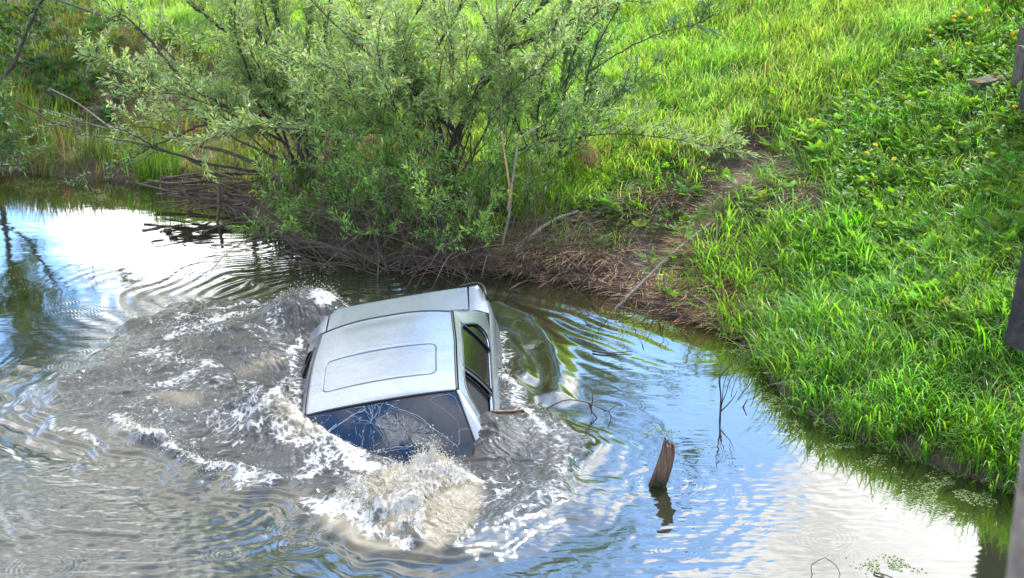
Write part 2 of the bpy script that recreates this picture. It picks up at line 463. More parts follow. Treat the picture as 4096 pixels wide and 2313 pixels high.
# broad swirls inside the churned zone
for sw_, w_, a_ in [([(200, 1610), (330, 1520), (560, 1480), (800, 1530), (960, 1600)], .14, .055), ([(560, 1800), (760, 1700), (980, 1680), (1180, 1770)], .13, .060), ([(450, 1330), (700, 1290), (900, 1340), (1000, 1450), (1130, 1500)], .13, .060),
                    ([(640, 1400), (760, 1430), (880, 1520), (800, 1610), (650, 1620)], .12, .045), ([(480, 1700), (600, 1790), (820, 1890), (1010, 1950), (1250, 2000)], .10, .055), ([(1000, 1930), (1180, 1880), (1380, 1900)], .10, .04),
                    ([(2010, 1560), (2130, 1690), (2230, 1800), (2260, 1900), (2180, 2010)], .13, .05), ([(1980, 1880), (2090, 1940), (2060, 2060), (1960, 2130)], .12, .045), ([(2180, 1660), (2300, 1760), (2350, 1880)], .10, .03)]:
    d_s, _ = poly_dist(wx, wy, W2(sw_)); h += turb * 0.75 * a_ * np.exp(-(d_s / (w_ * 1.25)) ** 2)
# wake leaving the right side of the car
ridge([(1990, 1230), (2110, 1280), (2190, 1390), (2225, 1520), (2215, 1590)], 0.15, 0.060)
ridge([(2010, 1360), (2080, 1430), (2110, 1520)], 0.10, 0.045)
ridge([(2130, 1400), (2170, 1500), (2160, 1580)], 0.08, -0.03)
d0, p0 = poly_dist(x, y, W2([(1960, 1160), (2120, 1180), (2350, 1240), (2600, 1330), (2800, 1400)]))
below = sstep(0.02, 0.3, (W2([(1960, 1160)])[0][1] - y) + (x - W2([(1960, 1160)])[0][0]) * -0.75)
h += below * (1 - turb) * 0.0028 * np.cos(2 * np.pi * d0 / 0.21 + 1.6 * pn(x * 1.5, y * 1.5, 111)) * np.exp(-d0 / 0.9) * sstep(1.6, 0.8, x)
h += 0.0015 * np.cos(2 * np.pi * d0 / 0.33 + 2.0 * pn(x * 1.2, y * 1.2, 115)) * np.exp(-d0 / 0.5)
# swirl of ripples behind the car's tail, left of it
d1, _ = poly_dist(x, y, W2([(860, 1190), (1000, 1120), (1250, 1090), (1500, 1100)]))
h += (1 - turb) * 0.004 * np.cos(2 * np.pi * d1 / 0.19 + 4.0 * pn(x * 1.5, y * 1.5, 117)) * np.exp(-d1 / 0.7)
# big ring waves, lower left
c0 = at_z(620, 1960); rr = np.hypot((x - c0[0]) / 1.25, (y - c0[1]) * 1.0)
sec = sstep(0.15, -0.6, y - c0[1]) * (1 - turb) * np.exp(-((rr - 0.95) / 0.55) ** 2)
h += sec * (0.5 + pn(x * 1.7, y * 2.3, 120)) * 0.008 * np.cos(2 * np.pi * rr / 0.14 + 2.6 * pn(x * 2, y * 2, 121))
ll = sstep(-1.1, -2.4, x) * sstep(10.6, 9.6, y) * (1 - turb)
h += ll * (0.007 * pn(x * 3.0, y * 5.2, 123) + 0.005 * pn(x * 6.5, y * 11, 125) + 0.0035 * pn(x * 14, y * 22, 127))
# bow swell in front of the nose
ridge([(1180, 2040), (1400, 2150), (1580, 2215), (1760, 2270), (1990, 2205), (2250, 2090), (2380, 2000)], 0.24, 0.014)
ridge([(1250, 2130), (1500, 2260), (1760, 2330), (2050, 2270), (2330, 2110)], 0.22, -0.016)
d2, _ = poly_dist(x, y, W2([(1560, 2200), (1760, 2250), (1990, 2190), (2250, 2080), (2390, 1980)]))
h += (1 - turb) * 0.0012 * np.cos(2 * np.pi * d2 / 0.16 + 2.5 * pn(x * 2, y * 2, 128)) * np.exp(-d2 / 0.6)
h += (1 - turb) * sstep(0.2, 0.9, x) * sstep(1.5, 0.9, x) * 0.0045 * pn(x * 4, y * 8, 129) * sstep(9.9, 9.3, y)
bowr = (1 - turb) * np.exp(-dt / 0.7) * sstep(-1.2, 0.0, x) * sstep(10.4, 9.4, y)
h += bowr * (0.0045 * pn(x * 7 + y * 3, y * 13, 151) + 0.0022 * pn(x * 15, y * 26, 153))
# water heaped against the car
lump_at(1120, 1300, 0.34, 0.20, 0.30); lump_at(900, 1370, 0.30, 0.10, 0.25); lump_at(1080, 1440, 0.35, 0.10, 0.3)
lump_at(1285, 1265, 0.34, 0.27, 0.40); lump_at(1130, 1640, 0.38, 0.16, 0.40)
lump_at(1930, 1745, 0.15, 0.13, 0.20); lump_at(2015, 1560, 0.15, 0.10, 0.40); lump_at(2060, 1720, 0.26, 0.10, 0.35); lump_at(1960, 1790, 0.18, 0.10, 0.22)
# crest lapping diagonally over the left half of the windscreen
cre = np.array([at_z(p[0], p[1], z)[:2] for p, z in [((1120, 1640), .20), ((1215, 1680), .20), ((1300, 1730), .16), ((1400, 1800), .10), ((1500, 1860), .04), ((1560, 1885), .0)]])
dc, pc = poly_dist(x, y, cre)
side = (x - np.interp(y, cre[::-1, 1], cre[::-1, 0]))
h += (0.165 - 0.13 * pc) * np.exp(-(dc / np.where(side < 0, 0.34, 0.07)) ** 2)
# splash over the bonnet
SPL = W2([(1270, 2025), (1400, 1950), (1540, 1885), (1700, 1870), (1850, 1880), (1935, 1930), (1930, 2020), (1890, 2130), (1800, 2205), (1690, 2215),
          (1560, 2165), (1400, 2090)], 0.03)
ss = sdf_poly(wx, wy, SPL); spl = sstep(-0.05, 0.24, ss)
HOOD = W2([(1700, 2040), (1760, 1990), (1905, 1935), (1935, 1950), (1925, 2040), (1880, 2140), (1760, 2215), (1690, 2200)], 0.03)
hood = sstep(-0.05, 0.06, sdf_poly(x + .02 * pn(x * 8, y * 8, 5), y, HOOD))
sp_p = at_z(1640, 2010, .05)
h += spl * (1 - 0.75 * hood) * (0.10 * np.exp(-((x - sp_p[0]) / 0.42) ** 2 - ((y - sp_p[1]) / 0.42) ** 2)
     + 0.075 * np.abs(pn(qx * 3.2, qy * 3.2, 131)) + 0.085 * np.abs(pn(qx * 7, qy * 7, 133)) + 0.036 * (0.5 - np.abs(pn(qx * 15, qy * 15, 135))) + 0.022 * np.abs(pn(qx * 30, qy * 30, 137)))
sp2 = at_z(1720, 1900, .12)
h += 0.11 * np.exp(-((x - sp2[0]) / 0.15) ** 2 - ((y - sp2[1]) / 0.14) ** 2) * (0.6 + 0.8 * np.abs(pn(x * 9, y * 9, 139)))
# open the bow of the windscreen: keep the glass clear of water
L = np.einsum('ij,...j->...i', CR.T, np.stack([x - CT[0], y - CT[1], h - CT[2]], -1))
glassm = sstep(0.36, 0.42, L[..., 0]) * sstep(1.02, 0.90, L[..., 0]) * sstep(0.66, 0.6, np.abs(L[..., 1]))
wplane = 1.30 - (L[..., 0] - 0.43) * 0.73
over = L[..., 2] - (wplane - 0.02)
keep = sstep(0.0, 0.1, side) * glassm
h -= keep * np.clip(over, 0, 0.3) * sstep(1.0, 0.86, L[..., 0] + 0.12 * pn(x * 6, y * 6, 141))
roofm = sstep(0.6, 0.55, np.abs(L[..., 1])) * sstep(-2.2, -2.1, L[..., 0]) * sstep(0.5, 0.42, L[..., 0])
roofm = roofm * (1 - sstep(-1.15, -1.35, L[..., 0]) * sstep(-0.25, -0.45, L[..., 1]))
h -= roofm * 0.35
# rain-drop rings
def drop(px, py, r0, n=3, lam=0.032, amp=0.0011):
    global h
    p = at_z(px, py); rad = np.hypot(x - p[0], y - p[1]); w = n * lam; amp = amp * (0.12 if px > 1400 else 1.0)
    h = h + amp * np.cos(2 * np.pi * (rad - r0) / lam) * np.exp(-((rad - r0) / w) ** 2)
for d_ in [(345, 1250, .05), (250, 1215, .07), (340, 1240, .03), (335, 1266, .05), (250, 1248, .045), (610, 1136, .03), (710, 1172, .06),
           (665, 1163, .04), (720, 1145, .07), (690, 1197, .05), (775, 1152, .03), (655, 1182, .07), (290, 1415, .10), (335, 1460, .13), (250, 1463, .08),
           (1190, 2108, .10), (1210, 2165, .12), (1120, 1240, .05), (3690, 2005, .14), (3590, 1990, .06), (2480, 1620, .15), (2560, 1690, .1),
           (2330, 1600, .06), (2300, 1580, .05), (170, 2270, .18), (910, 2215, .06), (2130, 2180, .08), (2830, 1960, .16), (2660, 1930, .25), (2660, 1930, .12),
           (3080, 1715, .14), (2890, 1690, .12), (3720, 2060, .1), (2400, 1830, .1), (3000, 2100, .1), (3300, 2150, .12), (3450, 2230, .08), (2700, 2200, .1)]:
    drop(*d_)
for k in range(25):
    drop(rng.uniform(2350, 3900), rng.uniform(1450, 2313), rng.uniform(.03, .12), 2, .03, rng.uniform(.00005, .0002))
# post wake
pw = at_z(2640, 1930); rp = np.hypot(x - pw[0], y - pw[1])
h += 0.0012 * np.cos(2 * np.pi * rp / 0.09 + 2.5 * pn(x * 5, y * 5, 143)) * np.exp(-rp / 0.18)
h += (1 - turb) * sstep(-.1, .5, fbm(x * .8, y * 1.3, 2, 145)) * sstep(0.3, 1.2, x) * 0.0007 * pn(x * 6 + y * 2, y * 19, 147)
h = np.where(near | (turb < 0.01), h, 0.0)

# --- foam cover
foam = np.zeros_like(x); silt = np.zeros_like(x)
def fstroke(pxs, width, amt, z=0.03):
    global foam
    d, _ = poly_dist(wx, wy, W2(pxs, z)); foam = np.maximum(foam, amt * np.exp(-(d / width) ** 2))
def sstroke(pxs, width, amt, z=0.03):
    global silt
    d, _ = poly_dist(wx, wy, W2(pxs, z)); silt = np.maximum(silt, amt * np.exp(-(d / width) ** 2))
foam += turb * (0.24 + 0.17 * core + 0.16 * fbm(x * 1.3, y * 1.3, 3, 151))
fstroke([(490, 1690), (520, 1740), (600, 1775), (700, 1820), (790, 1860), (900, 1900), (1000, 1935)], 0.10, 0.62)
fstroke([(700, 1360), (800, 1320), (930, 1270), (1050, 1250)], 0.10, 0.62)
fstroke([(600, 1420), (720, 1440), (790, 1480), (870, 1500), (680, 1540)], 0.13, 0.55)
fstroke([(470, 1650), (560, 1640), (650, 1600), (800, 1560), (900, 1580)], 0.10, 0.42)
fstroke([(880, 1240), (1010, 1215), (1180, 1235), (1260, 1260)], 0.10, 0.55)
fstroke([(1190, 1300), (1270, 1270), (1350, 1225)], 0.20, 0.78, 0.12)
fstroke([(1190, 1370), (1170, 1480), (1150, 1580)], 0.12, 0.58, 0.1)
fstroke([(1130, 1640), (1215, 1680), (1300, 1730), (1400, 1800), (1500, 1860), (1570, 1890)], 0.14, 0.80, 0.14)
fstroke([(950, 1700), (1050, 1690), (1180, 1760), (1300, 1830)], 0.16, 0.60, 0.1)
fstroke([(1000, 1940), (1150, 1920), (1300, 1890), (1420, 1870)], 0.12, 0.58)
fstroke([(1250, 2030), (1400, 2060), (1500, 2120), (1600, 2180)], 0.11, 0.68)
fstroke([(1985, 1330), (2000, 1440), (2000, 1560), (2060, 1640), (2150, 1750)], 0.10, 0.62)
fstroke([(2150, 1700), (2250, 1800), (2330, 1880), (2200, 1980), (2050, 2060)], 0.22, 0.42)
fstroke([(170, 1640), (260, 1720), (400, 1790)], 0.05, 0.5)
foam = np.maximum(foam, spl * (0.80 - 0.32 * hood))
fstroke([(1690, 1840), (1720, 1890), (1790, 1900), (1870, 1880)], 0.13, 0.9, 0.14)
dark = np.zeros_like(x)
for pts_, w_ in [([(1040, 1320), (1130, 1310), (1220, 1330)], 0.17), ([(780, 1400), (900, 1430), (1000, 1460), (1100, 1500)], 0.16), ([(1980, 1720), (2050, 1790), (1990, 1850)], 0.17)]:
    d, _ = poly_dist(wx, wy, W2(pts_, .06)); dark = np.maximum(dark, np.exp(-(d / w_) ** 2))
foam *= 1 - 0.85 * dark
sstroke([(1330, 2070), (1450, 2130), (1560, 2180)], 0.06, 0.9)
sstroke([(1100, 1690), (1180, 1710), (1260, 1740)], 0.14, 0.55, .12)
sstroke([(650, 1610), (720, 1620)], 0.12, 0.5); sstroke([(480, 1735), (540, 1750)], 0.1, 0.5); sstroke([(1010, 1490), (1100, 1480)], 0.12, 0.5)
silt = np.maximum(silt, 0.95 * hood)
silt = np.maximum(silt, spl * (0.42 + 0.58 * sstep(-0.1, 0.45, fbm(qx * 3.2, qy * 3.2, 4, 161))))

m, t, b = mat('river_water')
b.inputs['Base Color'].default_value = (0.018, 0.020, 0.008, 1)
b.inputs['Roughness'].default_value = 0.03
b.inputs['IOR'].default_value = 1.7
b.inputs['Coat Weight'].default_value = 0.6; b.inputs['Coat Roughness'].default_value = 0.03
aF = t.nodes.new('ShaderNodeAttribute'); aF.attribute_name = 'foam'
aS = t.nodes.new('ShaderNodeAttribute'); aS.attribute_name = 'silt'
aT = t.nodes.new('ShaderNodeAttribute'); aT.attribute_name = 'turb'
tcn = t.nodes.new('ShaderNodeTexCoord')
nw = noise(t, 2.4, 4, 0.5, 0.0, tcn.outputs['Object'])
vm = t.nodes.new('ShaderNodeVectorMath'); vm.operation = 'MULTIPLY_ADD'
vm.inputs[1].default_value = (0.35, 0.35, 0.0)
t.links.new(nw.outputs['Color'], vm.inputs[0]); t.links.new(tcn.outputs['Object'], vm.inputs[2])
nf = noise(t, 10.0, 9, 0.68, 0.9, vm.outputs[0])
vo = t.nodes.new('ShaderNodeTexVoronoi'); vo.feature = 'DISTANCE_TO_EDGE'; vo.inputs['Scale'].default_value = 19
t.links.new(vm.outputs[0], vo.inputs['Vector'])
def math_(op, a, b_):
    n = t.nodes.new('ShaderNodeMath'); n.operation = op
    for k, v in ((0, a), (1, b_)):
        if isinstance(v, (int, float)): n.inputs[k].default_value = v
        else: t.links.new(v, n.inputs[k])
    return n.outputs[0]
lace = math_('SUBTRACT', 0.17, math_('MULTIPLY', vo.outputs['Distance'], 1.1))
n_c = math_('MULTIPLY', math_('SUBTRACT', nf.outputs['Fac'], 0.5), 2.4)
val = math_('ADD', math_('ADD', math_('MULTIPLY', aF.outputs['Fac'], 1.5), n_c), lace)
fm = t.nodes.new('ShaderNodeMapRange'); fm.interpolation_type = 'SMOOTHSTEP'
fm.inputs['From Min'].default_value = 0.66; fm.inputs['From Max'].default_value = 1.25
t.links.new(val, fm.inputs['Value'])
foamy = math_('MULTIPLY', fm.outputs[0], math_('GREATER_THAN', aF.outputs['Fac'], 0.02))
mrr = t.nodes.new('ShaderNodeMapRange'); mrr.inputs['To Min'].default_value = 0.03; mrr.inputs['To Max'].default_value = 0.035
t.links.new(aT.outputs['Fac'], mrr.inputs['Value']); t.links.new(mrr.outputs[0], b.inputs['Roughness'])
mrc = t.nodes.new('ShaderNodeMapRange'); mrc.inputs['To Min'].default_value = 0.6; mrc.inputs['To Max'].default_value = 0.0
t.links.new(aT.outputs['Fac'], mrc.inputs['Value']); t.links.new(mrc.outputs[0], b.inputs['Coat Weight'])
mri = t.nodes.new('ShaderNodeMapRange'); mri.inputs['To Min'].default_value = 1.7; mri.inputs['To Max'].default_value = 1.5
t.links.new(aT.outputs['Fac'], mri.inputs['Value']); t.links.new(mri.outputs[0], b.inputs['IOR'])
# water body colour: silty brown where stirred up
wc = t.nodes.new('ShaderNodeMix'); wc.data_type = 'RGBA'
wc.inputs[6].default_value = (0.020, 0.021, 0.009, 1); wc.inputs[7].default_value = (0.040, 0.035, 0.027, 1)
t.links.new(aT.outputs['Fac'], wc.inputs[0])
wc2 = t.nodes.new('ShaderNodeMix'); wc2.data_type = 'RGBA'
wc2.inputs[7].default_value = (0.30, 0.25, 0.16, 1)
t.links.new(math_('MULTIPLY', aS.outputs['Fac'], 0.8), wc2.inputs[0]); t.links.new(wc.outputs[2], wc2.inputs[6])
t.links.new(wc2.outputs[2], b.inputs['Base Color'])
fb = t.nodes.new('ShaderNodeBsdfPrincipled'); fb.inputs['Roughness'].default_value = 0.35
fc = t.nodes.new('ShaderNodeMix'); fc.data_type = 'RGBA'
fc.inputs[6].default_value = (0.56, 0.555, 0.545, 1); fc.inputs[7].default_value = (0.42, 0.315, 0.155, 1)
nsf = noise(t, 21, 7, 0.7, 1.0, vm.outputs[0])
msf = t.nodes.new('ShaderNodeMapRange'); msf.inputs['From Min'].default_value = 0.42; msf.inputs['From Max'].default_value = 0.62; t.links.new(nsf.outputs['Fac'], msf.inputs['Value'])
t.links.new(math_('MULTIPLY', math_('ADD', msf.outputs[0], 0.35), aS.outputs['Fac']), fc.inputs[0]); t.links.new(fc.outputs[2], fb.inputs['Base Color'])
nb = noise(t, 60, 5, 0.6, 0.2, tcn.outputs['Object'])
fbm_ = t.nodes.new('ShaderNodeBump'); fbm_.inputs['Strength'].default_value = 0.8; fbm_.inputs['Distance'].default_value = 0.012
t.links.new(nb.outputs['Fac'], fbm_.inputs['Height']); t.links.new(fbm_.outputs[0], fb.inputs['Normal'])
nb2 = noise(t, 20, 7, 0.62, 1.2, tcn.outputs['Object'])
wb = t.nodes.new('ShaderNodeBump'); wb.inputs['Distance'].default_value = 0.020
t.links.new(math_('ADD', math_('MULTIPLY', aT.outputs['Fac'], 0.48), 0.008), wb.inputs['Strength'])
t.links.new(nb2.outputs['Fac'], wb.inputs['Height']); t.links.new(wb.outputs[0], b.inputs['Normal'])
ms = t.nodes.new('ShaderNodeMixShader')
t.links.new(foamy, ms.inputs[0]); t.links.new(b.outputs[0], ms.inputs[1]); t.links.new(fb.outputs[0], ms.inputs[2])
t.links.new(ms.outputs[0], t.nodes['Material Output'].inputs['Surface'])
M_WATER = m
me = np_mesh('water', np.stack([x, y, h], -1).reshape(-1, 3), grid_faces(*x.shape)[:, ::-1],
             attrs={'foam': foam.ravel(), 'silt': silt.ravel(), 'turb': np.maximum.reduce([sstep(-0.10, 0.30, ts), ll * 0.38, 0.35 * np.exp(-dt / 0.35) * sstep(1.4, 0.2, x)]).ravel()})
tag(link('water', me, M_WATER), kind='structure')

# airborne droplets and froth clots of the splash over the bonnet
ico_v, ico_f = None, None
def ico():
    p = (1 + 5 ** 0.5) / 2
    V = np.array([[-1, p, 0], [1, p, 0], [-1, -p, 0], [1, -p, 0], [0, -1, p], [0, 1, p], [0, -1, -p], [0, 1, -p], [p, 0, -1], [p, 0, 1], [-p, 0, -1], [-p, 0, 1]], float)
    V /= np.linalg.norm(V[0])
    F = [[0, 11, 5], [0, 5, 1], [0, 1, 7], [0, 7, 10], [0, 10, 11], [1, 5, 9], [5, 11, 4], [11, 10, 2], [10, 7, 6], [7, 1, 8], [3, 9, 4], [3, 4, 2], [3, 2, 6], [3, 6, 8], [3, 8, 9], [4, 9, 5], [2, 4, 11], [6, 2, 10], [8, 6, 7], [9, 8, 1]]
    V = list(map(tuple, V)); cache = {}; out_ = []
    def mid(a, b_):
        k = (min(a, b_), max(a, b_))
        if k not in cache:
            q = np.add(V[a], V[b_]); q = q / np.linalg.norm(q); V.append(tuple(q)); cache[k] = len(V) - 1
        return cache[k]
    for a, b_, c in F:
        ab, bc, ca = mid(a, b_), mid(b_, c), mid(c, a); out_ += [[a, ab, ca], [b_, bc, ab], [c, ca, bc], [ab, bc, ca]]
    return np.array(V), np.array(out_)
IV, IF = ico()
def blobs(P, rad, stretch=1.0, seed=1):
    g = np.random.default_rng(seed); n = len(P)
    sc = rad[:, None] * g.uniform(0.7, 1.35, (n, 3)); sc[:, 2] *= stretch
    V = P[:, None] + IV[None] * sc[:, None] * (1 + 0.18 * g.normal(size=(n, len(IV), 1)))
    T = IF[None] + (np.arange(n) * len(IV))[:, None, None]
    return V.reshape(-1, 3), T.reshape(-1, 3)
def water_h(px_, py_):
    """height of the modelled water at world x, y"""
    r = np.clip(np.searchsorted(-yy, -py_), 0, len(yy) - 1)
    c = np.clip(np.searchsorted(cols, px_ / (yy[r] + 1.0)), 0, len(cols) - 1)
    return h[r, c]
m, t, b = mat('froth')
n = noise(t, 25, 6); r_ = ramp(t, n.outputs['Fac'], [(0.25, (0.42, 0.34, 0.19)), (0.6, (0.60, 0.56, 0.48))])
t.links.new(r_.outputs[0], b.inputs['Base Color']); b.inputs['Roughness'].default_value = 0.18
b.inputs['Subsurface Weight'].default_value = 0.0
M_FROTH = m
bagf = Bag()
pts = []
while len(pts) < 5200:
    q = at_z(rng.uniform(1280, 1930), rng.uniform(1850, 2200), .05)
    if sdf_poly(q[0], q[1], SPL) > 0.09 and not (sdf_poly(q[0], q[1], HOOD) > 0 and rng.random() < 0.85):
        pts.append(q[:2])
pts = np.array(pts); hz = water_h(pts[:, 0], pts[:, 1])
up = rng.exponential(0.030, len(pts)); rad = rng.uniform(.0012, .0040, len(pts)) * np.where(up > 0.05, 0.6, 1)
bagf.add(*(lambda VT: (VT[0], None, VT[1]))(blobs(np.column_stack([pts, hz + up - 0.004]), rad, 1.1, 5)))
# spray thrown up against the glass
q = at_z(1735, 1880, .16); n = 420
th = rng.uniform(0, 2 * np.pi, n); rr_ = np.abs(rng.normal(0, .10, n))
P = np.column_stack([q[0] + rr_ * np.cos(th) * 1.4, q[1] + rr_ * np.sin(th) * .7, np.zeros(n)])
P[:, 2] = np.maximum(water_h(P[:, 0], P[:, 1]), 0) + rng.exponential(.035, n)
bagf.add(*(lambda VT: (VT[0], None, VT[1]))(blobs(P, rng.uniform(.0015, .0048, n), 1.2, 6)))
for k in range(60):
    a0 = rng.uniform(0, 6.28); n = 34; f = rng.random(n) ** .7; c_ = np.array([sp_p[0] + rng.normal(0, .16), sp_p[1] + rng.normal(0, .14)]); rch = rng.uniform(.10, .32); top = rng.uniform(.06, .22)
    P = np.column_stack([c_[0] + np.cos(a0) * rch * f, c_[1] + np.sin(a0) * rch * f, .10 + top * 4 * f * (1 - .75 * f) * .5]) + rng.normal(0, .007, (n, 3))
    P[:, 2] = np.maximum(P[:, 2], water_h(P[:, 0], P[:, 1])); bagf.add(*(lambda VT: (VT[0], None, VT[1]))(blobs(P, rng.uniform(.0012, .0038, n), 1.0, 50 + k)))
for pl, n, sg, z0, up_ in [([(1130, 1640), (1215, 1680), (1300, 1735), (1400, 1800), (1500, 1860)], 500, .05, .12, .012), ([(1200, 1280), (1300, 1255), (1350, 1235)], 420, .07, .1, .035),
                      ([(1020, 1250), (1130, 1270), (1200, 1330)], 260, .10, .1, .03), ([(520, 1700), (650, 1790), (850, 1890), (980, 1935)], 420, .07, .02, .008),
                      ([(1985, 1340), (2000, 1560), (2080, 1680)], 300, .06, .03, .015), ([(700, 1330), (900, 1270), (850, 1480)], 220, .1, .03, .01)]:
    A = W2(pl, z0); tt = rng.uniform(0, len(A) - 1.001, n); k = tt.astype(int); f = (tt - k)[:, None]
    P = A[k] * (1 - f) + A[k + 1] * f + rng.normal(0, sg, (n, 2))
    hz = water_h(P[:, 0], P[:, 1]); P = np.column_stack([P, np.maximum(hz, -.02) + rng.exponential(up_, n)])
    bagf.add(*(lambda VT: (VT[0], None, VT[1]))(blobs(P, rng.uniform(.0015, .0042, n), 1.0, n)))
o = link('splash_spray', bagf.mesh('splash_spray'), M_FROTH)
tag(o, 'white and tan froth and flying droplets splashing around the sinking car', 'splash', kind='stuff')

# ------------------------------------------------------------------ car
car = thing('sinking_car', CT, 'silver grey saloon car sinking nose first in churned river water, windscreen cracked', 'car')
car.matrix_world = Matrix([[*CR[0], CT[0]], [*CR[1], CT[1]], [*CR[2], CT[2]], [0, 0, 0, 1]])
m, t, b = mat('wet_silver_paint')
b.inputs['Base Color'].default_value = (0.33, 0.35, 0.375, 1); b.inputs['Metallic'].default_value = 0.62
b.inputs['Roughness'].default_value = 0.26; b.inputs['Coat Weight'].default_value = 0.8; b.inputs['Coat Roughness'].default_value = 0.06
n1 = noise(t, 55, 4, 0.6, 1.5); n2 = noise(t, 9, 4, 0.6, 1.0)
mm = t.nodes.new('ShaderNodeMath'); mm.operation = 'MULTIPLY'
t.links.new(n1.outputs['Fac'], mm.inputs[0]); t.links.new(n2.outputs['Fac'], mm.inputs[1])
u_ = t.nodes.new('ShaderNodeBump'); u_.inputs['Strength'].default_value = 0.6; u_.inputs['Distance'].default_value = 0.008
t.links.new(mm.outputs[0], u_.inputs['Height']); t.links.new(u_.outputs[0], b.inputs['Coat Normal'])
u2 = t.nodes.new('ShaderNodeBump'); u2.inputs['Strength'].default_value = 0.22; u2.inputs['Distance'].default_value = 0.006
t.links.new(mm.outputs[0], u2.inputs['Height']); t.links.new(u2.outputs[0], b.inputs['Normal'])
vb = t.nodes.new('ShaderNodeTexVoronoi'); vb.inputs['Scale'].default_value = 90; tb = t.nodes.new('ShaderNodeTexCoord'); t.links.new(tb.outputs['Object'], vb.inputs['Vector'])
vr = t.nodes.new('ShaderNodeMapRange'); vr.inputs['From Min'].default_value = 0.0; vr.inputs['From Max'].default_value = 0.35; vr.inputs['To Min'].default_value = 1.0; vr.inputs['To Max'].default_value = 0.0; t.links.new(vb.outputs['Distance'], vr.inputs['Value'])
u3 = t.nodes.new('ShaderNodeBump'); u3.inputs['Strength'].default_value = 0.5; u3.inputs['Distance'].default_value = 0.004; t.links.new(vr.outputs[0], u3.inputs['Height']); t.links.new(u_.outputs[0], u3.inputs['Normal']); t.links.new(u3.outputs[0], b.inputs['Coat Normal'])
nd = noise(t, 3.5, 7, 0.7, 0.8); rd_ = ramp(t, nd.outputs['Fac'], [(0.38, (0.285, 0.31, 0.355)), (0.6, (0.315, 0.35, 0.415))]); t.links.new(rd_.outputs[0], b.inputs['Base Color'])   # thin film of silt drying in patches
M_PAINT = m
M_SEAL = plain('black_rubber', (0.012, 0.011, 0.016), 0.45)
M_INT = plain('dark_interior', (0.010, 0.011, 0.014), 0.8)
def glass_mat(name, c, rough=0.05, bs=0.25):
    m, t, b = mat(name); b.inputs['Base Color'].default_value = (*c, 1); b.inputs['Roughness'].default_value = rough
    b.inputs['IOR'].default_value = 1.52; b.inputs['Coat Weight'].default_value = 0.35
    n = noise(t, 22, 4, 0.6, 1.0); bump(t, n.outputs['Fac'], b, bs, 0.006); return m
M_WSCR = glass_mat('windscreen_glass', (0.004, 0.012, 0.030), 0.06, 0.12)
M_SGLS = glass_mat('side_glass', (0.010, 0.016, 0.010), 0.05, 0.3)
M_CRACK = plain('fractured_glass', (0.30, 0.38, 0.43), 0.3)
m, t, b = mat('tan_overlay')  # mottled grey-tan layer over the windscreen, fading out towards its edge
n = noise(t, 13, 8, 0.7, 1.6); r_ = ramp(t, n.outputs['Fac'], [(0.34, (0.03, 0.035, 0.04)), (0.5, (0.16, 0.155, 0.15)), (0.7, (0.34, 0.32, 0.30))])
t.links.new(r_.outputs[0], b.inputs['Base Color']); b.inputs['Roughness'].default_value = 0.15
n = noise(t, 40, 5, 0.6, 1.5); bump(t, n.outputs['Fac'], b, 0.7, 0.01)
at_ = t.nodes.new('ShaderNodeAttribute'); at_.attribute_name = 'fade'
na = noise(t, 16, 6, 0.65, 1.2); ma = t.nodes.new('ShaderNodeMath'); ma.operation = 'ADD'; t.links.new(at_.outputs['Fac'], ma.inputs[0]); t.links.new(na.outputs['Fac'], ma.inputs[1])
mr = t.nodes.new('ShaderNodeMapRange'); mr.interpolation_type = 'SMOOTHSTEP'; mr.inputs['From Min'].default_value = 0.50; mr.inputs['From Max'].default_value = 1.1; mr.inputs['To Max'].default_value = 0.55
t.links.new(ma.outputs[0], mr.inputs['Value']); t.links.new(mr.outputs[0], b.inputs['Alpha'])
M_OVERLAY = m

def rail_v(u): return np.interp(u, [-0.857, -0.3, 0.43], [0.538, 0.565, 0.57])
def rail_w(u): return np.interp(u, [-0.857, -0.45, -0.1, 0.2, 0.43], [1.312, 1.332, 1.338, 1.326, 1.300])
def roof_w(u, v):
    r = rail_v(u); s = np.clip(np.abs(v) / r, 0, 1)
    return rail_w(u) + 0.050 * (1 - s ** 2.2) - 0.02 * np.exp(-((u + 0.90) / 0.14) ** 2) * (1 - s)
def roof_edges(s):     # front / rear edge u as a function of v/r
    return 0.43 + 0.055 * (1 - s * s), -0.857 - 0.065 * (1 - s * s)
# sunroof rectangle in (u, v)
def px_to_roof(px, py):
    o_ = CR.T @ (np.array([0, 0, CAM_H]) - CT); d_ = CR.T @ rays(px, py); t_ = (1.365 - o_[2]) / d_[2]
    for _ in range(8): p = o_ + d_ * t_; t_ += (float(roof_w(p[0], p[1])) - p[2]) / d_[2]
    return o_ + d_ * t_
_s = [px_to_roof(*q_) for q_ in ((1300, 1450), (1745, 1375), (1745, 1500), (1295, 1568))]
print('sunroof', np.round(_s, 3).tolist())
SR = dict(u0=(_s[0][0] + _s[1][0]) / 2, u1=(_s[2][0] + _s[3][0]) / 2, v0=(_s[0][1] + _s[3][1]) / 2, v1=(_s[1][1] + _s[2][1]) / 2, r=0.06)
def rrect(u0, u1, v0, v1, r, n=8):
    P = []
    for cx, cy, a0 in ((u1 - r, v1 - r, 0), (u0 + r, v1 - r, 90), (u0 + r, v0 + r, 180), (u1 - r, v0 + r, 270)):
        for k in range(n + 1):
            a = R(a0 + 90 * k / n); P.append((cx + r * math.cos(a), cy + r * math.sin(a)))
    return np.array(P)
